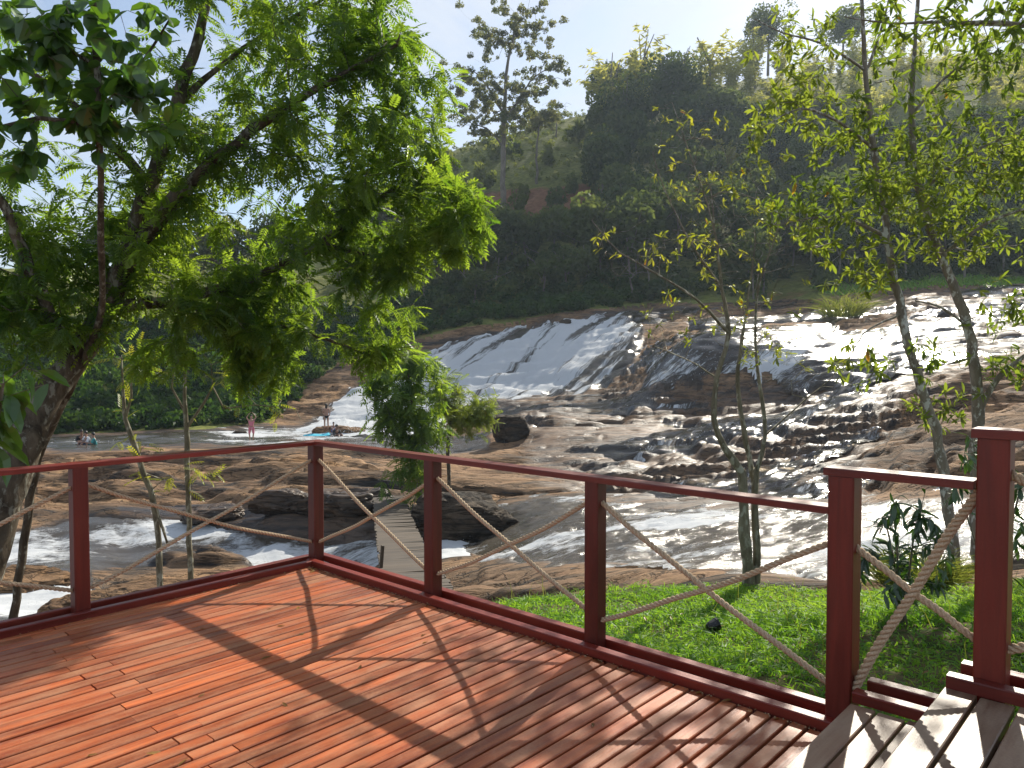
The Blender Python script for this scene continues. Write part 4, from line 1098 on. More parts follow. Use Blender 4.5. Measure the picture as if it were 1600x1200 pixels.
# --- lawn of broad blades
n = 150000
X = rng.uniform(-1.2, 9.5, n); Y = rng.uniform(2.6, 10.2, n)
j = np.clip(np.searchsorted(u, X / Y), 0, NC - 1); i = np.clip(np.searchsorted(yy, Y), 0, NR - 1)
t_ = (np.stack([X, Y], 1) - C0) @ E2
edge_n = fbm(X * 1.4, Y * 1.4, octv=3, seed=61)
ok = (lawn_sd[i, j] > 2 + 10 * edge_n) & (t_ < -.22 + .16 * edge_n - .06) & (rng.random(n) < np.clip(1.25 - np.hypot(X, Y) * .04, .3, 1)) 
bald = fbm(X * .9, Y * .9, octv=3, seed=62)
ok &= (bald > -.34) | (rng.random(n) < .22)
X, Y = X[ok], Y[ok]; i, j = i[ok], j[ok]
# height by bilinear between grid nodes
def zbil(X, Y):
    fu = X / Y
    jj = np.clip(np.searchsorted(u, fu) - 1, 0, NC - 2); ii = np.clip(np.searchsorted(yy, Y) - 1, 0, NR - 2)
    a = np.clip((fu - u[jj]) / (u[jj + 1] - u[jj]), 0, 1); b = np.clip((Y - yy[ii]) / (yy[ii + 1] - yy[ii]), 0, 1)
    return (ZT[ii, jj] * (1 - a) + ZT[ii, jj + 1] * a) * (1 - b) + (ZT[ii + 1, jj] * (1 - a) + ZT[ii + 1, jj + 1] * a) * b
b = np.stack([X, Y, zbil(X, Y) - .01], 1)
n = len(b)
d = nrm(np.array((0, 0, .8)) + rng.normal(size=(n, 3)) * np.array((.6, .6, .2)))
hgt = .06 + .11 * rng.random(n)**1.5 + .09 * np.clip(fbm(X * .8, Y * .8, octv=2, seed=63), -.5, 1)
V, Q, rn = blade_arrays(b, d, hgt, rng.uniform(.006, .014, n), .6)
rn = np.clip(rn * .6 + .2 + .5 * np.repeat(fbm(X * .7, Y * .7, octv=3, seed=64), 5), 0, 1)
link('grass', make_mesh('grass', V, Q, m_grass, dict(rnd=rn)), label='bright green lawn of broad-bladed grass beyond the deck railing', cat='grass', kind='stuff')

# weeds standing above the lawn, fallen leaves on it and a few on the boards
n = 420
k = rng.choice(len(b), n, replace=False)
V, Q, rn = blade_arrays(b[k], nrm(np.array((0, 0, 1.0)) + rng.normal(size=(n, 3)) * .25), rng.uniform(.18, .38, n), rng.uniform(.004, .008, n), .35)
link('tall_grass', make_mesh('tall_grass', V, Q, m_slope, dict(rnd=rn)), label='thin taller grass stalks standing above the lawn', cat='grass', kind='stuff')
n = 150
k = rng.choice(len(b), n, replace=False)
pos = b[k] + np.array((0, 0, .07))
nd = 46
dp = np.array([dk(rng.uniform(.3, 4.1), rng.uniform(.15, 3.4), .004) if rng.random() < .7 else dk(rng.uniform(.05, .3) if rng.random() < .5 else rng.uniform(.3, 4), .16, .004) for _ in range(nd)])
pos = np.concatenate([pos, dp])
m_ = len(pos)
V, _ = place(leaf_o[0], pos, np.stack([rng.normal(size=m_), rng.normal(size=m_), rng.normal(size=m_) * .12], 1), nrm(np.array((0, 0, 1.0)) + rng.normal(size=(m_, 3)) * .2), rng.uniform(.035, .085, m_))
QQ = (leaf_o[1][None] + (np.arange(m_) * len(leaf_o[0]))[:, None, None]).reshape(-1, 4)
m_dead = mat_leaf('dead_leaf', (.10, .05, .02), (.30, .17, .05), (.2, .09, .02), (.45, .28, .06), .3, .03)
link('leaf_litter', make_mesh('leaf_litter', V.reshape(-1, 3), QQ, m_dead, dict(rnd=np.repeat(rng.random(m_), len(leaf_o[0])))), label='brown and yellow fallen leaves scattered on the lawn and boards', cat='leaves', kind='stuff')

# ------------------------------------------------------------------ far vegetation
def cloud(n, rx, rz, lobes, size, elong=1.0, flat=.0, shell=.75):
    """leaf clumps spread through a lobed crown centred on the origin"""
    per = n // lobes
    V = []; rn = []
    for k in range(lobes):
        c = rng.normal(size=3); c /= np.linalg.norm(c); c *= np.array((rx, rx, rz)) * (.62 * rng.random()**.5)
        r = np.array((rx, rx, rz)) * rng.uniform(.32, .55)
        v = nrm(rng.normal(size=(per, 3))); v *= (shell + (1 - shell) * rng.random(per))[:, None]
        p = c + v * r
        d1 = nrm(rng.normal(size=(per, 3)) + v * .2); d2 = nrm(np.cross(d1, v + rng.normal(size=(per, 3)) * .7))
        s = size * rng.uniform(.5, 1.3, per)[:, None]
        V.append(np.stack([p - d1 * s * elong, p + d2 * s * .55, p + d1 * s * elong, p - d2 * s * .55], 1))
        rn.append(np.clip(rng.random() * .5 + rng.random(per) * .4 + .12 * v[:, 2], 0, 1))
    V = np.concatenate(V); rn = np.concatenate(rn)
    return V, rn
def bambooV(n, h, r):
    culms = 26; per = n // culms; V = []; rn = []
    for k in range(culms):
        a = rng.uniform(0, 6.28); lean = rng.uniform(.15, .6) * r; hh = h * rng.uniform(.65, 1.1)
        t = rng.random(per)**.6
        p = np.stack([np.cos(a) * lean * (t**2.2) * 1.6 + rng.normal(size=per) * .25 * (1.3 - t), np.sin(a) * lean * (t**2.2) * 1.6 + rng.normal(size=per) * .25 * (1.3 - t), hh * (t - .22 * t**4)], 1)
        p += rng.normal(size=(per, 3)) * np.array((.5, .5, .3)) * (1.15 - t)[:, None]
        d1 = nrm(np.stack([np.cos(a) + rng.normal(size=per) * .9, np.sin(a) + rng.normal(size=per) * .9, -.25 + rng.normal(size=per) * .5], 1)); d2 = nrm(np.cross(d1, rng.normal(size=(per, 3))))
        s = rng.uniform(.28, .62, per)[:, None]
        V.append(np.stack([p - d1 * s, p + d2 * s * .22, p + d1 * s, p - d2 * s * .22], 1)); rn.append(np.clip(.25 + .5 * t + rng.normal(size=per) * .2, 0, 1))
    return np.concatenate(V), np.concatenate(rn)
class Mass:
    """gathers many leaf clumps and stems into one mesh"""
    def __init__(s): s.V = []; s.rn = []
    def add(s, V, rn, p, sc=1.0, rot=None):
        a = rng.uniform(0, 6.28) if rot is None else rot
        c, sn = math.cos(a), math.sin(a)
        W = V * sc
        W = np.stack([W[..., 0] * c - W[..., 1] * sn, W[..., 0] * sn + W[..., 1] * c, W[..., 2]], -1) + p
        s.V.append(W.reshape(-1, 3)); s.rn.append(np.repeat(np.clip(rn + rng.uniform(-.3, .3), 0, 1), 4))
    def mesh(s, name, mat):
        V = np.concatenate(s.V)
        return make_mesh(name, V, np.arange(len(V)).reshape(-1, 4), mat, dict(rnd=np.concatenate(s.rn)))
def stemmesh(segs):
    V, Q = [], []
    for p0, p1, r0, r1 in segs:
        o = len(V) * 5
        d = nrm(np.array(p1) - np.array(p0)); a = nrm(np.cross(d, (.3, .9, .1))); b = np.cross(d, a)
        ring = []
        for p, r in ((p0, r0), (p1, r1)):
            for k in range(5):
                th = k * 2 * math.pi / 5
                ring.append(np.array(p) + r * (math.cos(th) * a + math.sin(th) * b))
        o = len(Q) // 5 * 10
        V += ring
        for k in range(5): Q.append((o + k, o + (k + 1) % 5, o + 5 + (k + 1) % 5, o + 5 + k))
    return np.array(V), np.array(Q)

TREES = [cloud(1200, 1, .85, 9, .094) for _ in range(6)]
SHRUB = [cloud(240, 1, .7, 4, .17) for _ in range(6)]
BAMB = [bambooV(860, 10, 4) for _ in range(4)]

def scatter_px(n, px0, px1, Y0, Y1, cond, sep=0):
    out = []
    tries = 0
    while len(out) < n and tries < n * 30:
        tries += 1
        px = rng.uniform(px0, px1); Y_ = Y0 + (Y1 - Y0) * rng.random()
        X_ = (px - 800) / F * Y_
        z = float(zat(X_, Y_)); qx, qy = proj(np.array((X_, Y_, z)))
        if not cond(float(qx), float(qy), Y_): continue
        if sep and any((X_ - o[0])**2 + (Y_ - o[1])**2 < sep * sep for o in out): continue
        out.append((X_, Y_, z))
    return out

# the wooded hillside on the right, dense as one mass
wood = Mass(); segs = []
def wood_ok(x, y, Y_):
    if x < 930: return y > 345 and x > 660 and Y_ < 106
    return Y_ > 84 + 3 * math.sin(x * .02) and y > np.interp(x, [930, 1000, 1100, 1200, 1350, 1700], [175, 165, 165, 235, 250, 200])
for (x, y, z) in scatter_px(190, 660, 1800, 83, 150, wood_ok, 3.0):
    h = rng.uniform(5.5, 10) if x / y > .10 else rng.uniform(3, 6)
    V, rn = TREES[rng.integers(6)]
    r = h * rng.uniform(.36, .5)
    wood.add(V * np.array((1, 1, rng.uniform(.9, 1.3))), rn * .8, (x, y, z + h - r * .8), r)
    if y < 100:
        segs.append(((x, y, z - .5), (x + rng.normal() * .5, y, z + h * .75), .13, .07))
        for k in range(2):
            segs.append(((x, y, z + h * .4), (x + rng.normal() * 2, y + rng.normal(), z + h * .85), .06, .03))
for (x, y, z) in scatter_px(420, 640, 1800, 82, 104, lambda a, b_, c: b_ > 330 and b_ < np.interp(a, FAR_EDGE[:, 0], FAR_EDGE[:, 1]) - 6 and not (a > 1330 and c < 84), .8):
    V, rn = SHRUB[rng.integers(6)]
    s_ = rng.uniform(.9, 2.2)
    wood.add(V[::2] * np.array((1, 1, 1)), rn[::2] * .8, (x, y, z + s_ * .35), s_)
woods = thing('hillside_wood', 'dense shadowed wood covering the foot of the hill behind the rock slab', 'wood', (20, 95, 10), kind='stuff')
def into(root, me, name, kind='stuff'):
    o = link(name, me, root); o.location = -root.location; o['kind'] = kind
    return o
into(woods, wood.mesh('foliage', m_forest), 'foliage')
SV, SQ = stemmesh(segs)
into(woods, make_mesh('stems', SV, SQ, m_bark_far), 'stems')

# bamboo across the upper right of the hill
bm = Mass()
for (x, y, z) in scatter_px(120, 1090, 1800, 118, 172, lambda a, b_, c: b_ < 330, 3.2):
    V, rn = BAMB[rng.integers(4)]
    bm.add(V, rn, (x, y, z - .5), rng.uniform(.55, 1.0))
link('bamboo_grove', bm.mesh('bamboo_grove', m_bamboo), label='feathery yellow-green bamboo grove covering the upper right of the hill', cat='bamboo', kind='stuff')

# low shrubs on the grassy slope and the dark bank at the left
sl_ = Mass()
for (x, y, z) in scatter_px(460, 655, 960, 96, 158, lambda a, b_, c: b_ < 345 and not (286 < b_ < 340 and a < 960 and rng.random() < .8), 0):
    V, rn = SHRUB[rng.integers(6)]
    s_ = rng.uniform(.35, 1.0)
    sl_.add(V[::3], rn[::3], (x, y, z + s_ * .3), s_)
for (x, y, z) in scatter_px(34, 655, 960, 100, 158, lambda a, b_, c: b_ < 345, 0):
    V, rn = SHRUB[rng.integers(6)]; s_ = rng.uniform(1.2, 2.2)
    sl_.add(V * np.array((1, 1, 1.5)), rn * .6, (x, y, z + s_ * .6), s_)
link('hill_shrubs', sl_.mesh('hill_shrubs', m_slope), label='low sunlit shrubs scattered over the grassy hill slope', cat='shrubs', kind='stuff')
bk = Mass()
def bank_ok(a, b_, c): return b_ < np.interp(a, FAR_EDGE[:, 0], FAR_EDGE[:, 1]) - 3
for (x, y, z) in scatter_px(1750, -260, 1060, 46, 88, bank_ok, 0):
    V, rn = SHRUB[rng.integers(6)]
    s_ = rng.uniform(.5, 1.5)
    bk.add(V[::2] * 1.05, rn[::2] * .8, (x, y, z + s_ * .3), s_)
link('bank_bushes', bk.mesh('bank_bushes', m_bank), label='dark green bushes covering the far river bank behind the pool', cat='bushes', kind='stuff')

# single far trees that can be told apart
def far_tree(name, label, px, Y, h, r, mat, tmpl=None, base_py=None, wide=1.0, group=None, clumps=None, dz=0):
    x, y, z = Zg(px, Y); z += dz
    root = thing(name, label, 'tree', (x, y, z), group=group)
    segs = [((0, 0, -.5), (.1, 0, h * .6), .02 * h, .012 * h)]
    for k in range(6):
        a = rng.uniform(0, 6.28); segs.append(((.1, 0, h * rng.uniform(.35, .6)), (math.cos(a) * r * .6, math.sin(a) * r * .6, h * rng.uniform(.65, .9)), .009 * h, .004 * h))
    V, Q = stemmesh(segs); link('trunk', make_mesh('trunk', V, Q, m_bark_far), root)
    ms = Mass()
    if tmpl is not None: ms.add(tmpl[0], tmpl[1], (0, 0, 0), h / 10)
    else:
        V, rn = cloud(3200, r, (h - r * .3) * .42, 16, .36)
        ms.add(V, rn, (0, 0, h * .6))
    link('crown', ms.mesh('crown', mat), root)
    return root
far_tree('round_tree', 'dense dark olive tree with rounded top, leftmost of the big crowns beside the grassy slope', 975, 128, 13, 6.0, m_forest)
far_tree('round_tree', 'dense round-topped dark green tree highest on the skyline of the wood', 1050, 134, 14, 6.5, m_forest, dz=2)
far_tree('round_tree', 'broad dark tree right of the round-topped skyline tree', 1115, 130, 12, 6.2, m_forest)
far_tree('round_tree', 'low dark tree at the left foot of the dense crowns, above the slope shrubs', 940, 112, 9, 4.2, m_forest)
far_tree('round_tree', 'grey-green tree in the middle of the bamboo below the ridge', 1265, 128, 9, 4.0, m_euca)
far_tree('bamboo', 'tall feathery bamboo clump leaning out over the slope at the left end of the wood', 950, 138, 17, 4, m_bamboo, BAMB[0])
far_tree('bamboo', 'thin bamboo plumes rising against the sky left of the round-topped tree', 1000, 142, 18, 4, m_bamboo, BAMB[1])
far_tree('bamboo', 'bamboo plumes against the sky right of the round-topped tree', 1105, 142, 17, 4, m_bamboo, BAMB[2])
far_tree('bamboo', 'short bright bamboo clump at the foot of the ridge tree', 1175, 158, 13, 4, m_bamboo, BAMB[3])
far_tree('ridge_tree', 'tall dark tree standing alone on the ridge against the sky', 1195, 172, 17, 6.2, m_forest)
far_tree('ridge_tree', 'rounded dark tree on the ridge right of the tall lone one', 1310, 172, 14, 6.5, m_forest)
for px, Y_, h, lab in ((60, 100, 9, 'grey-green tree on the left valley side, nearest the left edge'), (170, 112, 10, 'tree on the left valley side seen between the trunks'), (270, 100, 11, 'rounded tree on the valley side behind the leaning trunk'), (350, 92, 12, 'tall tree on the valley side seen through the gap beside the forked limb'), (440, 98, 12, 'dark tree on the valley side behind the feathery leaves'), (530, 105, 13, 'tree on the valley side behind the middle of the feathery crown'), (610, 108, 13, 'round tree on the valley side below the hill slope'), (665, 96, 10, 'dark tree at the left foot of the hill slope')):
    far_tree('valley_tree', lab, px, Y_, h, h * .42, m_euca if px in (60, 350, 610) else m_forest, group='trees on the left valley side')
for k, (px, Y_, h, lab) in enumerate(((790, 92, 8, 'bushy dark tree below the red earth track, under the tall eucalyptus'), (865, 94, 7, 'small dark tree below the right end of the red earth track'), (725, 90, 7, 'dark bush-like tree at the left end of the red earth track'), (920, 90, 10, 'dark tree at the left front corner of the wood'))):
    far_tree('slope_tree', lab, px, Y_, h, h * .42, m_forest, group='dark trees below the earth track')

# the tall open eucalyptus on the slope
def euca(label, px, lines, cl, Y):
    base = ground_pt(px, Y, -.5)
    lines[0][0] = (base, lines[0][0][1])
    root = thing('eucalyptus', label, 'tree', base, group='eucalyptus trees on the slope')
    tips = []
    for (x, y, rx, ry, n) in cl:
        c = at(x, y, Y)
        for _ in range(int(n * 1.7)):
            v = rng.normal(size=3) * .55; tips.append(c + v * np.array((rx, rx, ry)) * Y / F)
    N, par, r, tid = grow(lines, tips, .9, .05, .028)
    V, Q = tubes(N - base, par, r); link('trunk', make_mesh('trunk', V, Q, m_bark_far, smooth=True), root)
    ms = Mass()
    for t in tid:
        V, rn = SHRUB[rng.integers(6)]
        ms.add(V[::2] * np.array((1, 1, .95)), rn[::2], N[t] - base, rng.uniform(.55, 1.25))
    link('crown', ms.mesh('crown', m_euca), root)
Ye = 112
euca('tall slender eucalyptus with two open tufts of foliage rising above the hill slope', 786, [px_line((786, 305, Ye, .42), (786, 240, Ye, .36), (788, 170, Ye, .3), (792, 110, Ye, .22), (802, 60, Ye, .14), (806, 25, Ye, .08)), px_line((788, 180, Ye, .2), (765, 140, Ye, .13), (745, 115, Ye, .07)), px_line((789, 190, Ye, .2), (815, 150, Ye, .14), (835, 120, Ye, .08), (862, 105, Ye, .05)), px_line((787, 230, Ye, .16), (760, 200, Ye, .1), (738, 195, Ye, .06))],
     [(800, 40, 62, 30, 34), (768, 62, 34, 22, 16), (834, 66, 36, 24, 16), (752, 140, 46, 34, 34), (800, 152, 52, 26, 24), (838, 138, 34, 26, 16), (742, 186, 36, 28, 24), (795, 192, 44, 20, 16), (866, 105, 18, 18, 8), (835, 178, 40, 18, 12)], Ye)
euca('shorter leafy eucalyptus just right of the tall one', 838, [px_line((835, 290, 118, .2), (838, 240, 118, .16), (842, 200, 118, .1), (845, 180, 118, .06))], [(840, 190, 26, 14, 16), (855, 180, 16, 10, 6)], 118)
# leafless pale trees against the dark wood
for px, Y_, hp, lab in ((1010, 86, 90, 'leafless pale tree before the dark wood, above the crest of the fall'), (985, 84, 60, 'small leafless tree left of the taller bare one before the wood'), (868, 140, 46, 'small leafless tree on the hill slope by the eucalyptus')):
    b0 = ground_pt(px, Y_, -.3); hh = hp * Y_ / F
    tips = [b0 + np.array((rng.normal() * hh * .3, rng.normal() * hh * .2, hh * rng.uniform(.55, 1.15))) for _ in range(46)]
    N, par, r, tid = grow([[(b0, .16), (b0 + np.array((.2, 0, hh * .3)), .12), (b0 + np.array((-.1, 0, hh * .6)), .07)]], tips, .6, .04, .022)
    V, Q = tubes(N - b0, par, r)
    root = thing('bare_tree', lab, 'tree', b0, group='leafless trees on the hill')
    link('trunk', make_mesh('trunk', V, Q, m_bark_far, smooth=True), root)
# strip of meadow at the crest
n = 5000
X = rng.uniform(33, 62, n); Y = rng.uniform(72, 86, n)
j = np.clip(np.searchsorted(u, X / Y), 0, NC - 1); i = np.clip(np.searchsorted(yy, Y), 0, NR - 1)
ok = is_far[i, j]
X, Y = X[ok], Y[ok]; b = np.stack([X, Y, zbil(X, Y) - .05], 1); n = len(b)
d = nrm(np.array((0, 0, 1.0)) + rng.normal(size=(n, 3)) * .4)
V, Q, rn = blade_arrays(b, d, rng.uniform(.25, .6, n), np.full(n, .12), .4)
link('meadow_grass', make_mesh('meadow_grass', V, Q, m_grass, dict(rnd=rn)), label='strip of bright green grass along the crest at the right, before the wood', cat='grass', kind='stuff')

# ------------------------------------------------------------------ boulders
def ico(n=3):
    import bmesh
    b_ = bmesh.new(); bmesh.ops.create_icosphere(b_, subdivisions=n, radius=1)
    V = np.array([v.co[:] for v in b_.verts]); T = np.array([[v.index for v in f.verts] for f in b_.faces]); b_.free()
    return V, T
ICO, ICOF = ico(5); ICO3, ICOF3 = ico(3)
def boulder(px, Y, w, d_, h, label, mat, seed, sink=.25, rz=0, name='boulder', group=None, wet_shade=0.0, dz=0, low=False):
    x, y, z = Zg(px, Y)
    V = (ICO3 if low else ICO).copy()
    nn = fbm(V[:, 0] * 1.1 + seed, V[:, 1] * 1.1, V[:, 2] * 1.1, 4, seed)
    lay = V[:, 2] * 5 + .8 * nn; led = (np.floor(lay) + sstep(.4, .95, lay - np.floor(lay)) - lay) / 5
    rg = np.random.default_rng(seed)
    for _ in range(16):
        pn = rg.normal(size=3); pn /= np.linalg.norm(pn); dd = rg.uniform(.55, .88)
        V = V - np.maximum(0, V @ pn - dd)[:, None] * pn * .92
    V = V * (1 + .30 * nn[:, None] - .16 * sstep(.86, 1, 1 - np.abs(fbm(V[:, 0] * 2.2, V[:, 1] * 2.2, V[:, 2] * 3.4 + seed, 3, seed + 4)))[:, None] + .06 * fbm(V[:, 0] * 5, V[:, 1] * 5, V[:, 2] * 5, 3, seed + 9)[:, None])
    V[:, 2] += led * .7
    V = np.sign(V) * np.abs(V)**.86 * np.array((w / 2, d_ / 2, h / 2))
    V[:, 2] += h / 2 - sink * h
    o = link(name, make_mesh(name, V, ICOF3 if low else ICOF, mat, dict(wet=np.clip(wet_shade + .5 * sstep(.2, -.2, V[:, 2]), 0, 1)), smooth=True), None, (x, y, z + dz), label, 'rock', group)
    o.rotation_euler = (0, 0, rz)
    return o
boulder(728, 22.6, 3.2, 2.2, 2.2, 'big dark mossy boulder at the end of the footbridge, left of the rapids', m_rock_dark, 3, .3, .1, wet_shade=.1)
boulder(545, 25.6, 2.8, 1.5, 1.5, 'dark craggy rock at the foot of the island just right of the corner post', m_rock, 8, .3, .1, wet_shade=.75)  # this rock and the next two darkened all over, painting the island wall's shade
boulder(440, 25.8, 3.0, 1.4, 1.2, 'dark craggy rock at the foot of the island just left of the corner post', m_rock, 31, .3, -.1, wet_shade=.75)
boulder(330, 26.4, 2.6, 1.3, .8, 'low dark rock at the island edge behind the thin young trees', m_rock, 32, .3, .2, wet_shade=.7)
boulder(35, 19.2, 3.0, 1.7, 1.5, 'flat tan boulder in the stream at the left edge', m_rock_tan, 14, .25, -.1)
boulder(225, 26.2, 1.1, .5, .3, 'small dark flat stone in the stream, before the island', m_rock_dark, 15, .2, low=True)
boulder(1185, 14.6, 1.6, .9, .45, 'low dark slab of rock in the rapids left of the multi-stemmed tree', m_rock, 16, .3, .1, wet_shade=.4)
boulder(800, 41.5, 2.6, 2.2, 2.0, 'dark rounded boulder below the small chute behind the bushy tree', m_rock_dark, 17, .3, wet_shade=.3)
boulder(530, 51, 4.0, 1.6, 1.0, 'brown rock at the foot of the fall on which bathers rest', m_rock, 18, .3)
boulder(355, 49, 1.0, .8, .65, 'grey stone in the pool left of the bather in pink', m_rock_dark, 19, .25, low=True)
boulder(372, 49.5, 1.5, .7, .85, 'slanting dark stone right behind the grey stone in the pool', m_rock_dark, 20, .25, .4, low=True)
boulder(310, 47, 2.4, 1.0, .6, 'low brown rock in the pool behind the forked young tree', m_rock, 21, .3, low=True)
boulder(410, 47.5, 1.3, .8, .5, 'low stone in the pool beside the bather in pink', m_rock_dark, 22, .3, low=True)
boulder(884, 72.5, 1.4, 1.0, .7, 'small dark rock standing on the lip of the waterfall', m_rock_dark, 23, .2, low=True)
boulder(37, 23, .35, .3, .22, 'tiny dark stone poking from the foam at the left edge', m_rock_dark, 24, .2, low=True, dz=.05)
boulder(150, 17.0, 2.4, 1.4, .8, 'wet tan rock beside the stream below the left post', m_rock_tan, 25, .3)
boulder(310, 19.2, 5.2, 2.2, 1.0, 'sandy flat rock at the near side of the stream behind the left rail', m_rock_tan, 26, .45)

# ------------------------------------------------------------------ footbridge over the stream
pA, pB = at(655, 925, 11.2), at(607, 778, 25.2)
br = thing('footbridge', 'narrow weathered slatted footbridge sloping down across the stream', 'footbridge', pA)
dv = pB - pA; Lb = np.linalg.norm(dv); az = math.atan2(dv[1], dv[0]); el = math.atan2(dv[2], math.hypot(dv[0], dv[1]))
slat = box_mesh('slat', 1.02, .105, .03, m_old, .004)
side = np.array((-math.sin(az), math.cos(az), 0))
nsl = int(Lb / .115)
for k in range(nsl):
    a = (k + .5) / nsl
    p = dv * a + np.array((0, 0, -.22 * math.sin(math.pi * a))) - side * -.51 + side * rng.uniform(-.03, .03)
    o = link('slat', slat, br); o.location = p; o.rotation_euler = (rng.uniform(-.05, .05) - el * 0, rng.uniform(-.02, .02), az - math.pi / 2 + rng.uniform(-.03, .03))
for sg in (-.36, .36):
    seg = []
    for k in range(8):
        f = lambda a: dv * a + np.array((0, 0, -.22 * math.sin(math.pi * a) - .09)) + side * sg
        seg.append((f(k / 8), f((k + 1) / 8), .07, .07))
    V, Q = stemmesh(seg); link('beam', make_mesh('beam', V, Q, m_old), br)
pp = at(596, 897, 13.6) - pA
o = link('guard_board', box_mesh('guard_board', .62, .12, .05, m_old), br); o.location = pp + np.array((0, 0, -.1)); o.rotation_euler = (0, -math.pi / 2 + .08, .3)

# ------------------------------------------------------------------ small lamp lying in the lawn
x, y, z = Zg(1108, 6.3)
lamp = thing('garden_spotlight', 'small black garden spotlight lying in the lawn', 'lamp', (x, y, z + .07))
m_black = principled('black_plastic', (.012, .012, .013), .35)
def lathe(prof, k=14):
    V = [(r_ * math.cos(2 * math.pi * i / k), r_ * math.sin(2 * math.pi * i / k), z_) for r_, z_ in prof for i in range(k)]
    Q = [(a * k + i, a * k + (i + 1) % k, (a + 1) * k + (i + 1) % k, (a + 1) * k + i) for a in range(len(prof) - 1) for i in range(k)]
    return np.array(V), np.array(Q)
V, Q = lathe([(.001, 0), (.03, .005), (.042, .03), (.05, .09), (.054, .092), (.054, .105), (.046, .105), (.044, .095), (.001, .094)])
o = link('housing', make_mesh('housing', V, Q, m_black, smooth=False), lamp); o.rotation_euler = (0, R(75), .3)
V, Q = lathe([(.001, .0), (.044, .0), (.044, .003), (.001, .003)])
g = link('lens', make_mesh('lens', V, Q, principled('lamp_lens', (.5, .5, .5), .1)), o); g.location = (0, 0, .0955)
o = link('bracket', box_mesh('bracket', .12, .02, .006, m_black, .001), lamp); o.location = (.02, .05, -.03); o.rotation_euler = (0, R(20), .3)

# ------------------------------------------------------------------ people
m_skin = principled('skin', (.36, .20, .14), .5)
m_skin2 = principled('skin_brown', (.24, .13, .085), .5)
m_hair = principled('dark_hair', (.012, .009, .007), .45)
def cloth(name, c): return principled(name, c, .8)
m_cl = {k: cloth('cloth_' + k, c) for k, c in dict(black=(.012, .012, .014), white=(.7, .7, .72), teal=(.03, .25, .26), pink=(.55, .17, .22), orange=(.75, .12, .02), yellow=(.7, .45, .03), blue=(.05, .10, .35), navy=(.02, .03, .08)).items()}

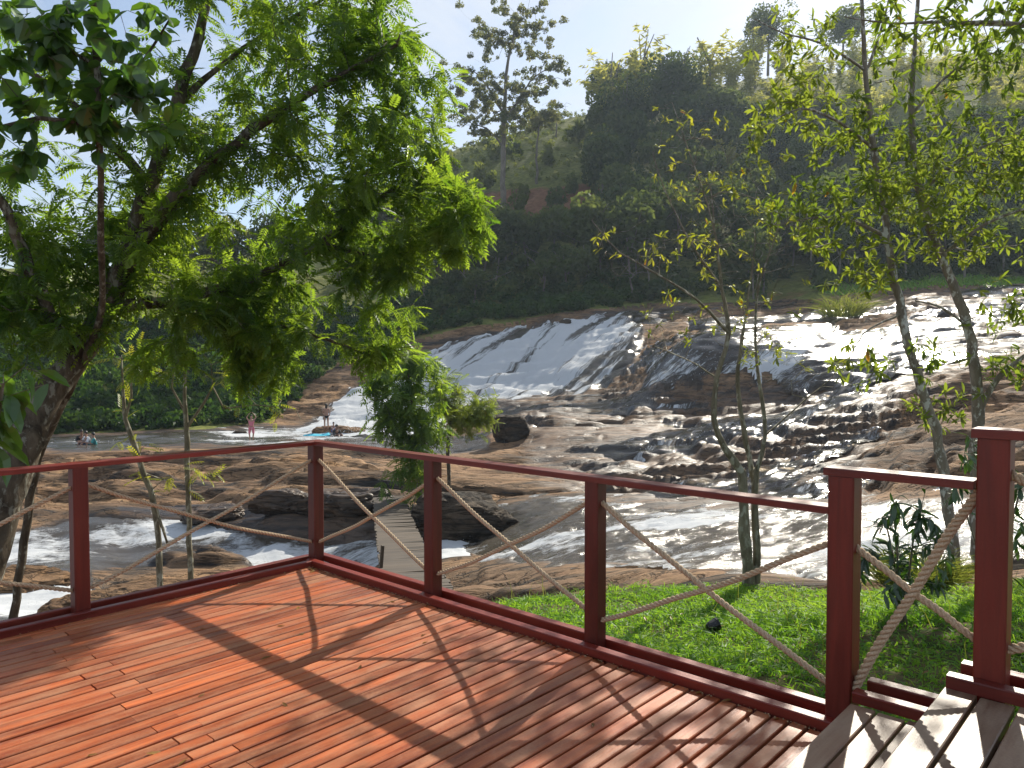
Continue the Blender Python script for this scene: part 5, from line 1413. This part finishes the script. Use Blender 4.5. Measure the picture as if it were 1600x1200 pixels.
def skin_body(name, joints, edges, mat, parent, sub=2):
    names = list(joints)
    V = [joints[k][0] for k in names]
    me = bpy.data.meshes.new(name)
    me.from_pydata([tuple(map(float, v)) for v in V], [(names.index(a), names.index(b_)) for a, b_ in edges], [])
    me.materials.append(mat)
    o = link(name, me, parent)
    md = o.modifiers.new('skin', 'SKIN'); md.use_smooth_shade = True
    for k, sv in enumerate(me.skin_vertices[0].data):
        r_ = joints[names[k]][1]; r_ = r_ if isinstance(r_, tuple) else (r_, r_)
        sv.radius = r_; sv.use_root = (k == 0)
    o.modifiers.new('sub', 'SUBSURF').levels = sub
    o.modifiers['sub'].render_levels = sub
    return o
def pose(kind):
    J = dict(pelvis=((0, 0, .95), (.13, .10)), waist=((0, 0, 1.10), (.115, .085)), chest=((0, 0, 1.30), (.14, .10)), neck=((0, .0, 1.47), .052), jaw=((0, -.02, 1.54), (.066, .075)), head=((0, -.005, 1.64), (.078, .09)), crown=((0, .01, 1.71), (.05, .06)))
    E = [('pelvis', 'waist'), ('waist', 'chest'), ('chest', 'neck'), ('neck', 'jaw'), ('jaw', 'head'), ('head', 'crown')]
    for s_, sx in (('l', 1), ('r', -1)):
        J.update({s_ + 'hip': ((.095 * sx, 0, .88), .085), s_ + 'knee': ((.10 * sx, -.015, .49), .055), s_ + 'calf': ((.10 * sx, .02, .34), .05), s_ + 'ank': ((.10 * sx, .02, .09), .034), s_ + 'toe': ((.115 * sx, -.14, .03), (.036, .022)),
                  s_ + 'sho': ((.18 * sx, 0, 1.41), .052), s_ + 'elb': ((.235 * sx, .02, 1.13), .038), s_ + 'wri': ((.25 * sx, -.05, .89), .026), s_ + 'palm': ((.25 * sx, -.06, .82), (.034, .018))})
        E += [('pelvis', s_ + 'hip'), (s_ + 'hip', s_ + 'knee'), (s_ + 'knee', s_ + 'calf'), (s_ + 'calf', s_ + 'ank'), (s_ + 'ank', s_ + 'toe'), ('chest', s_ + 'sho'), (s_ + 'sho', s_ + 'elb'), (s_ + 'elb', s_ + 'wri'), (s_ + 'wri', s_ + 'palm')]
    def mv(k, p): J[k] = (p, J[k][1])
    if kind == 'walk':
        mv('lknee', (.10, -.10, .50)); mv('lcalf', (.10, -.06, .34)); mv('lank', (.10, -.02, .1)); mv('ltoe', (.11, -.16, .05)); mv('rknee', (-.10, .05, .5)); mv('rcalf', (-.1, .11, .34)); mv('rank', (-.1, .16, .1)); mv('rtoe', (-.11, .02, .03))
        mv('lelb', (.22, -.06, 1.14)); mv('lwri', (.12, -.2, 1.02)); mv('lpalm', (.06, -.24, 1.0)); mv('relb', (-.23, .06, 1.14)); mv('rwri', (-.2, -.06, .94)); mv('rpalm', (-.16, -.12, .90))
    if kind == 'armsup':
        for s_, sx in (('l', 1), ('r', -1)):
            mv(s_ + 'elb', (.30 * sx, -.03, 1.58)); mv(s_ + 'wri', (.16 * sx, -.02, 1.78)); mv(s_ + 'palm', (.11 * sx, -.02, 1.84))
        mv('lknee', (.12, -.06, .5)); mv('rknee', (-.13, -.01, .49))
    if kind == 'sit':
        dz = -.80
        for k in ('pelvis', 'waist', 'chest', 'neck', 'jaw', 'head', 'crown', 'lsho', 'rsho', 'lelb', 'relb', 'lwri', 'rwri', 'lpalm', 'rpalm'):
            p = J[k][0]; mv(k, (p[0], p[1] - max(0, p[2] - .95) * .18, p[2] + dz))
        for s_, sx in (('l', 1), ('r', -1)):
            mv(s_ + 'hip', (.10 * sx, -.04, .11)); mv(s_ + 'knee', (.13 * sx, -.40, .38)); mv(s_ + 'calf', (.13 * sx, -.47, .24)); mv(s_ + 'ank', (.12 * sx, -.55, .08)); mv(s_ + 'toe', (.13 * sx, -.69, .03))
            mv(s_ + 'elb', (.24 * sx, -.2, .36)); mv(s_ + 'wri', (.16 * sx, -.40, .42)); mv(s_ + 'palm', (.10 * sx, -.46, .43))
    if kind == 'bend':
        for k in ('waist', 'chest', 'neck', 'jaw', 'head', 'crown', 'lsho', 'rsho'):
            p = J[k][0]; a = R(55); h_ = p[2] - .95
            mv(k, (p[0], p[1] * math.cos(a) - h_ * math.sin(a), .95 + h_ * math.cos(a)))
        for s_, sx in (('l', 1), ('r', -1)):
            mv(s_ + 'elb', (.22 * sx, -.48, .92)); mv(s_ + 'wri', (.18 * sx, -.58, .70)); mv(s_ + 'palm', (.17 * sx, -.60, .63)); mv(s_ + 'knee', (.12 * sx, -.12, .5)); mv(s_ + 'calf', (.12 * sx, -.05, .33))
    # five fingers on each hand, splayed from the palm and slightly curled
    for s_, sx in (('l', 1), ('r', -1)):
        w = np.array(J[s_ + 'wri'][0]); p = np.array(J[s_ + 'palm'][0]); d_ = nrm(p - w); sd_ = nrm(np.cross(d_, (sx * 1.0, .2, .1))); pn = np.cross(d_, sd_)
        for fi, (o_, L_) in enumerate(((-.03, .065), (-.01, .075), (.011, .07), (.03, .055))):
            a = p + sd_ * o_ + d_ * .035; J[s_ + 'f%da' % fi] = (tuple(a), .0095); b_ = a + d_ * L_ * .55 + pn * .01; J[s_ + 'f%db' % fi] = (tuple(b_), .008); c_ = b_ + d_ * L_ * .45 + pn * .02; J[s_ + 'f%dc' % fi] = (tuple(c_), .0065)
            E += [(s_ + 'palm', s_ + 'f%da' % fi), (s_ + 'f%da' % fi, s_ + 'f%db' % fi), (s_ + 'f%db' % fi, s_ + 'f%dc' % fi)]
        a = p - sd_ * .035 - d_ * .01; b_ = a - sd_ * .025 + d_ * .03 + pn * .012
        J[s_ + 'ta'] = (tuple(a), .011); J[s_ + 'tb'] = (tuple(b_), .009); E += [(s_ + 'palm', s_ + 'ta'), (s_ + 'ta', s_ + 'tb')]
    return J, E
def person(kind, loc, rz, label, skin, top=None, bottom=None, hair='short', scale=1.0, sleeves=False, group=None):
    J, E = pose(kind)
    root = thing('person', label, 'person', loc, rz, group)
    root.scale = (scale,) * 3
    skin_body('body', J, E, skin, root)
    hd = Vector(J['head'][0]); jw = Vector(J['jaw'][0]); upv = (hd - jw).normalized(); fw = Vector((0, -1, 0)); fw = (fw - upv * fw.dot(upv)).normalized(); rt = upv.cross(fw)
    V, T = ICO3, ICOF3
    Hh = V * np.array((.088, .10, .098)); keep = ~((V[:, 1] < -.25) & (V[:, 2] < .45)); Hh[~keep] *= .8
    hm = link('hair', make_mesh('hair', Hh, T, m_hair, smooth=True), root)
    hm.matrix_local = Matrix.Translation(hd + upv * .03 - fw * .008) @ Matrix((rt, -fw, upv)).transposed().to_4x4()
    if hair == 'long':
        L_ = np.array(V) * np.array((.085, .045, .26)); L_[:, 2] -= .2; L_[:, 0] *= 1 - .25 * np.clip(-L_[:, 2] / .4, 0, 1)
        o = link('hair_length', make_mesh('hair_length', L_, T, m_hair, smooth=True), hm); o.location = (0, .06, .02)
    for sx in (1, -1):
        o = link('eye', make_mesh('eye', V[::1] * .011, T, m_hair, smooth=True), root); o.location = hd + rt * .032 * sx + fw * .082 - upv * .01
    nv = np.array([(-.014, 0, -.03), (.014, 0, -.03), (0, -.026, -.03), (0, .004, .02)]); o = link('nose', make_mesh('nose', nv, np.array([(0, 1, 2), (0, 2, 3), (1, 3, 2), (0, 3, 1)]), skin), root)
    o.matrix_local = Matrix.Translation(hd + fw * .088 - upv * .01) @ Matrix((rt, -fw, upv)).transposed().to_4x4()
    def garment(nm, keys, mat, extra):
        JJ = {k: (J[k][0], tuple(np.array(J[k][1] if isinstance(J[k][1], tuple) else (J[k][1],) * 2) + extra)) for k in keys}
        skin_body(nm, JJ, [e_ for e_ in E if e_[0] in keys and e_[1] in keys], mat, root, 1)
    if top: garment('shirt', ['chest', 'waist', 'pelvis', 'lsho', 'rsho'] + (['lelb', 'relb'] if sleeves else []), m_cl[top], .022)
    if bottom: garment('shorts', ['pelvis', 'lhip', 'rhip'] + (['lknee', 'rknee'] if bottom != 'black' else []), m_cl[bottom], .018)
    return root
def stand_at(px, py, Y): return tuple(at(px, py, Y))
person('walk', stand_at(510, 672, 50.6), R(200), 'woman with long dark hair in a swimsuit standing at the foot of the fall', m_skin, None, 'black', 'long', 1.0)
person('sit', stand_at(524, 690, 48.6), R(55), 'person in a black shirt sitting below the standing bather', m_skin2, 'black', 'navy', 'short', 1.15, True)
person('sit', stand_at(521, 675, 50.4), R(20), 'small crouching person in white and blue beside the standing bather', m_skin, 'white', 'blue', 'short', .7)
person('armsup', stand_at(393, 690, 46.2), R(25), 'bather in pink standing in the pool with both arms raised', m_skin, 'pink', 'pink', 'long', .93)
G_ = 'people seated by the pool at the left'
person('sit', stand_at(127, 700, 43.5), R(40), 'person in black, leftmost of the three sitting by the pool', m_skin2, 'black', 'black', 'short', 1.1, True, G_)
person('sit', stand_at(138, 702, 43.2), R(-30), 'person in a white shirt, middle of the three sitting by the pool', m_skin, 'white', 'navy', 'short', 1.1, True, G_)
person('sit', stand_at(150, 703, 43.2), R(-60), 'person in teal, rightmost of the three sitting by the pool', m_skin, 'teal', 'teal', 'short', 1.05, True, G_)
person('bend', stand_at(764, 676, 43.5), R(-75), 'person in an orange vest bending over the chute beside the dark boulder', m_skin2, 'orange', 'navy', 'short', 1.0, False)
# swimming mat
mv_ = []
nx, ny = 14, 8
for a in range(nx):
    for b_ in range(ny): mv_.append(((a / (nx - 1) - .5) * 1.7, (b_ / (ny - 1) - .5) * .8, .06 + .10 * math.sin(a * .45) * .6 + .02 * math.cos(b_ * 1.3)))
mq = [(a * ny + b_, (a + 1) * ny + b_, (a + 1) * ny + b_ + 1, a * ny + b_ + 1) for a in range(nx - 1) for b_ in range(ny - 1)]
o = link('swim_mat', make_mesh('swim_mat', np.array(mv_), np.array(mq), cloth('turquoise', (.03, .38, .52)), smooth=True), None, stand_at(494, 681, 49.2), 'turquoise foam swimming mat lying on the rock behind the corner post', 'mat')
sm = o.modifiers.new('thick', 'SOLIDIFY'); sm.thickness = .05; o.rotation_euler = (.12, -.1, .4)
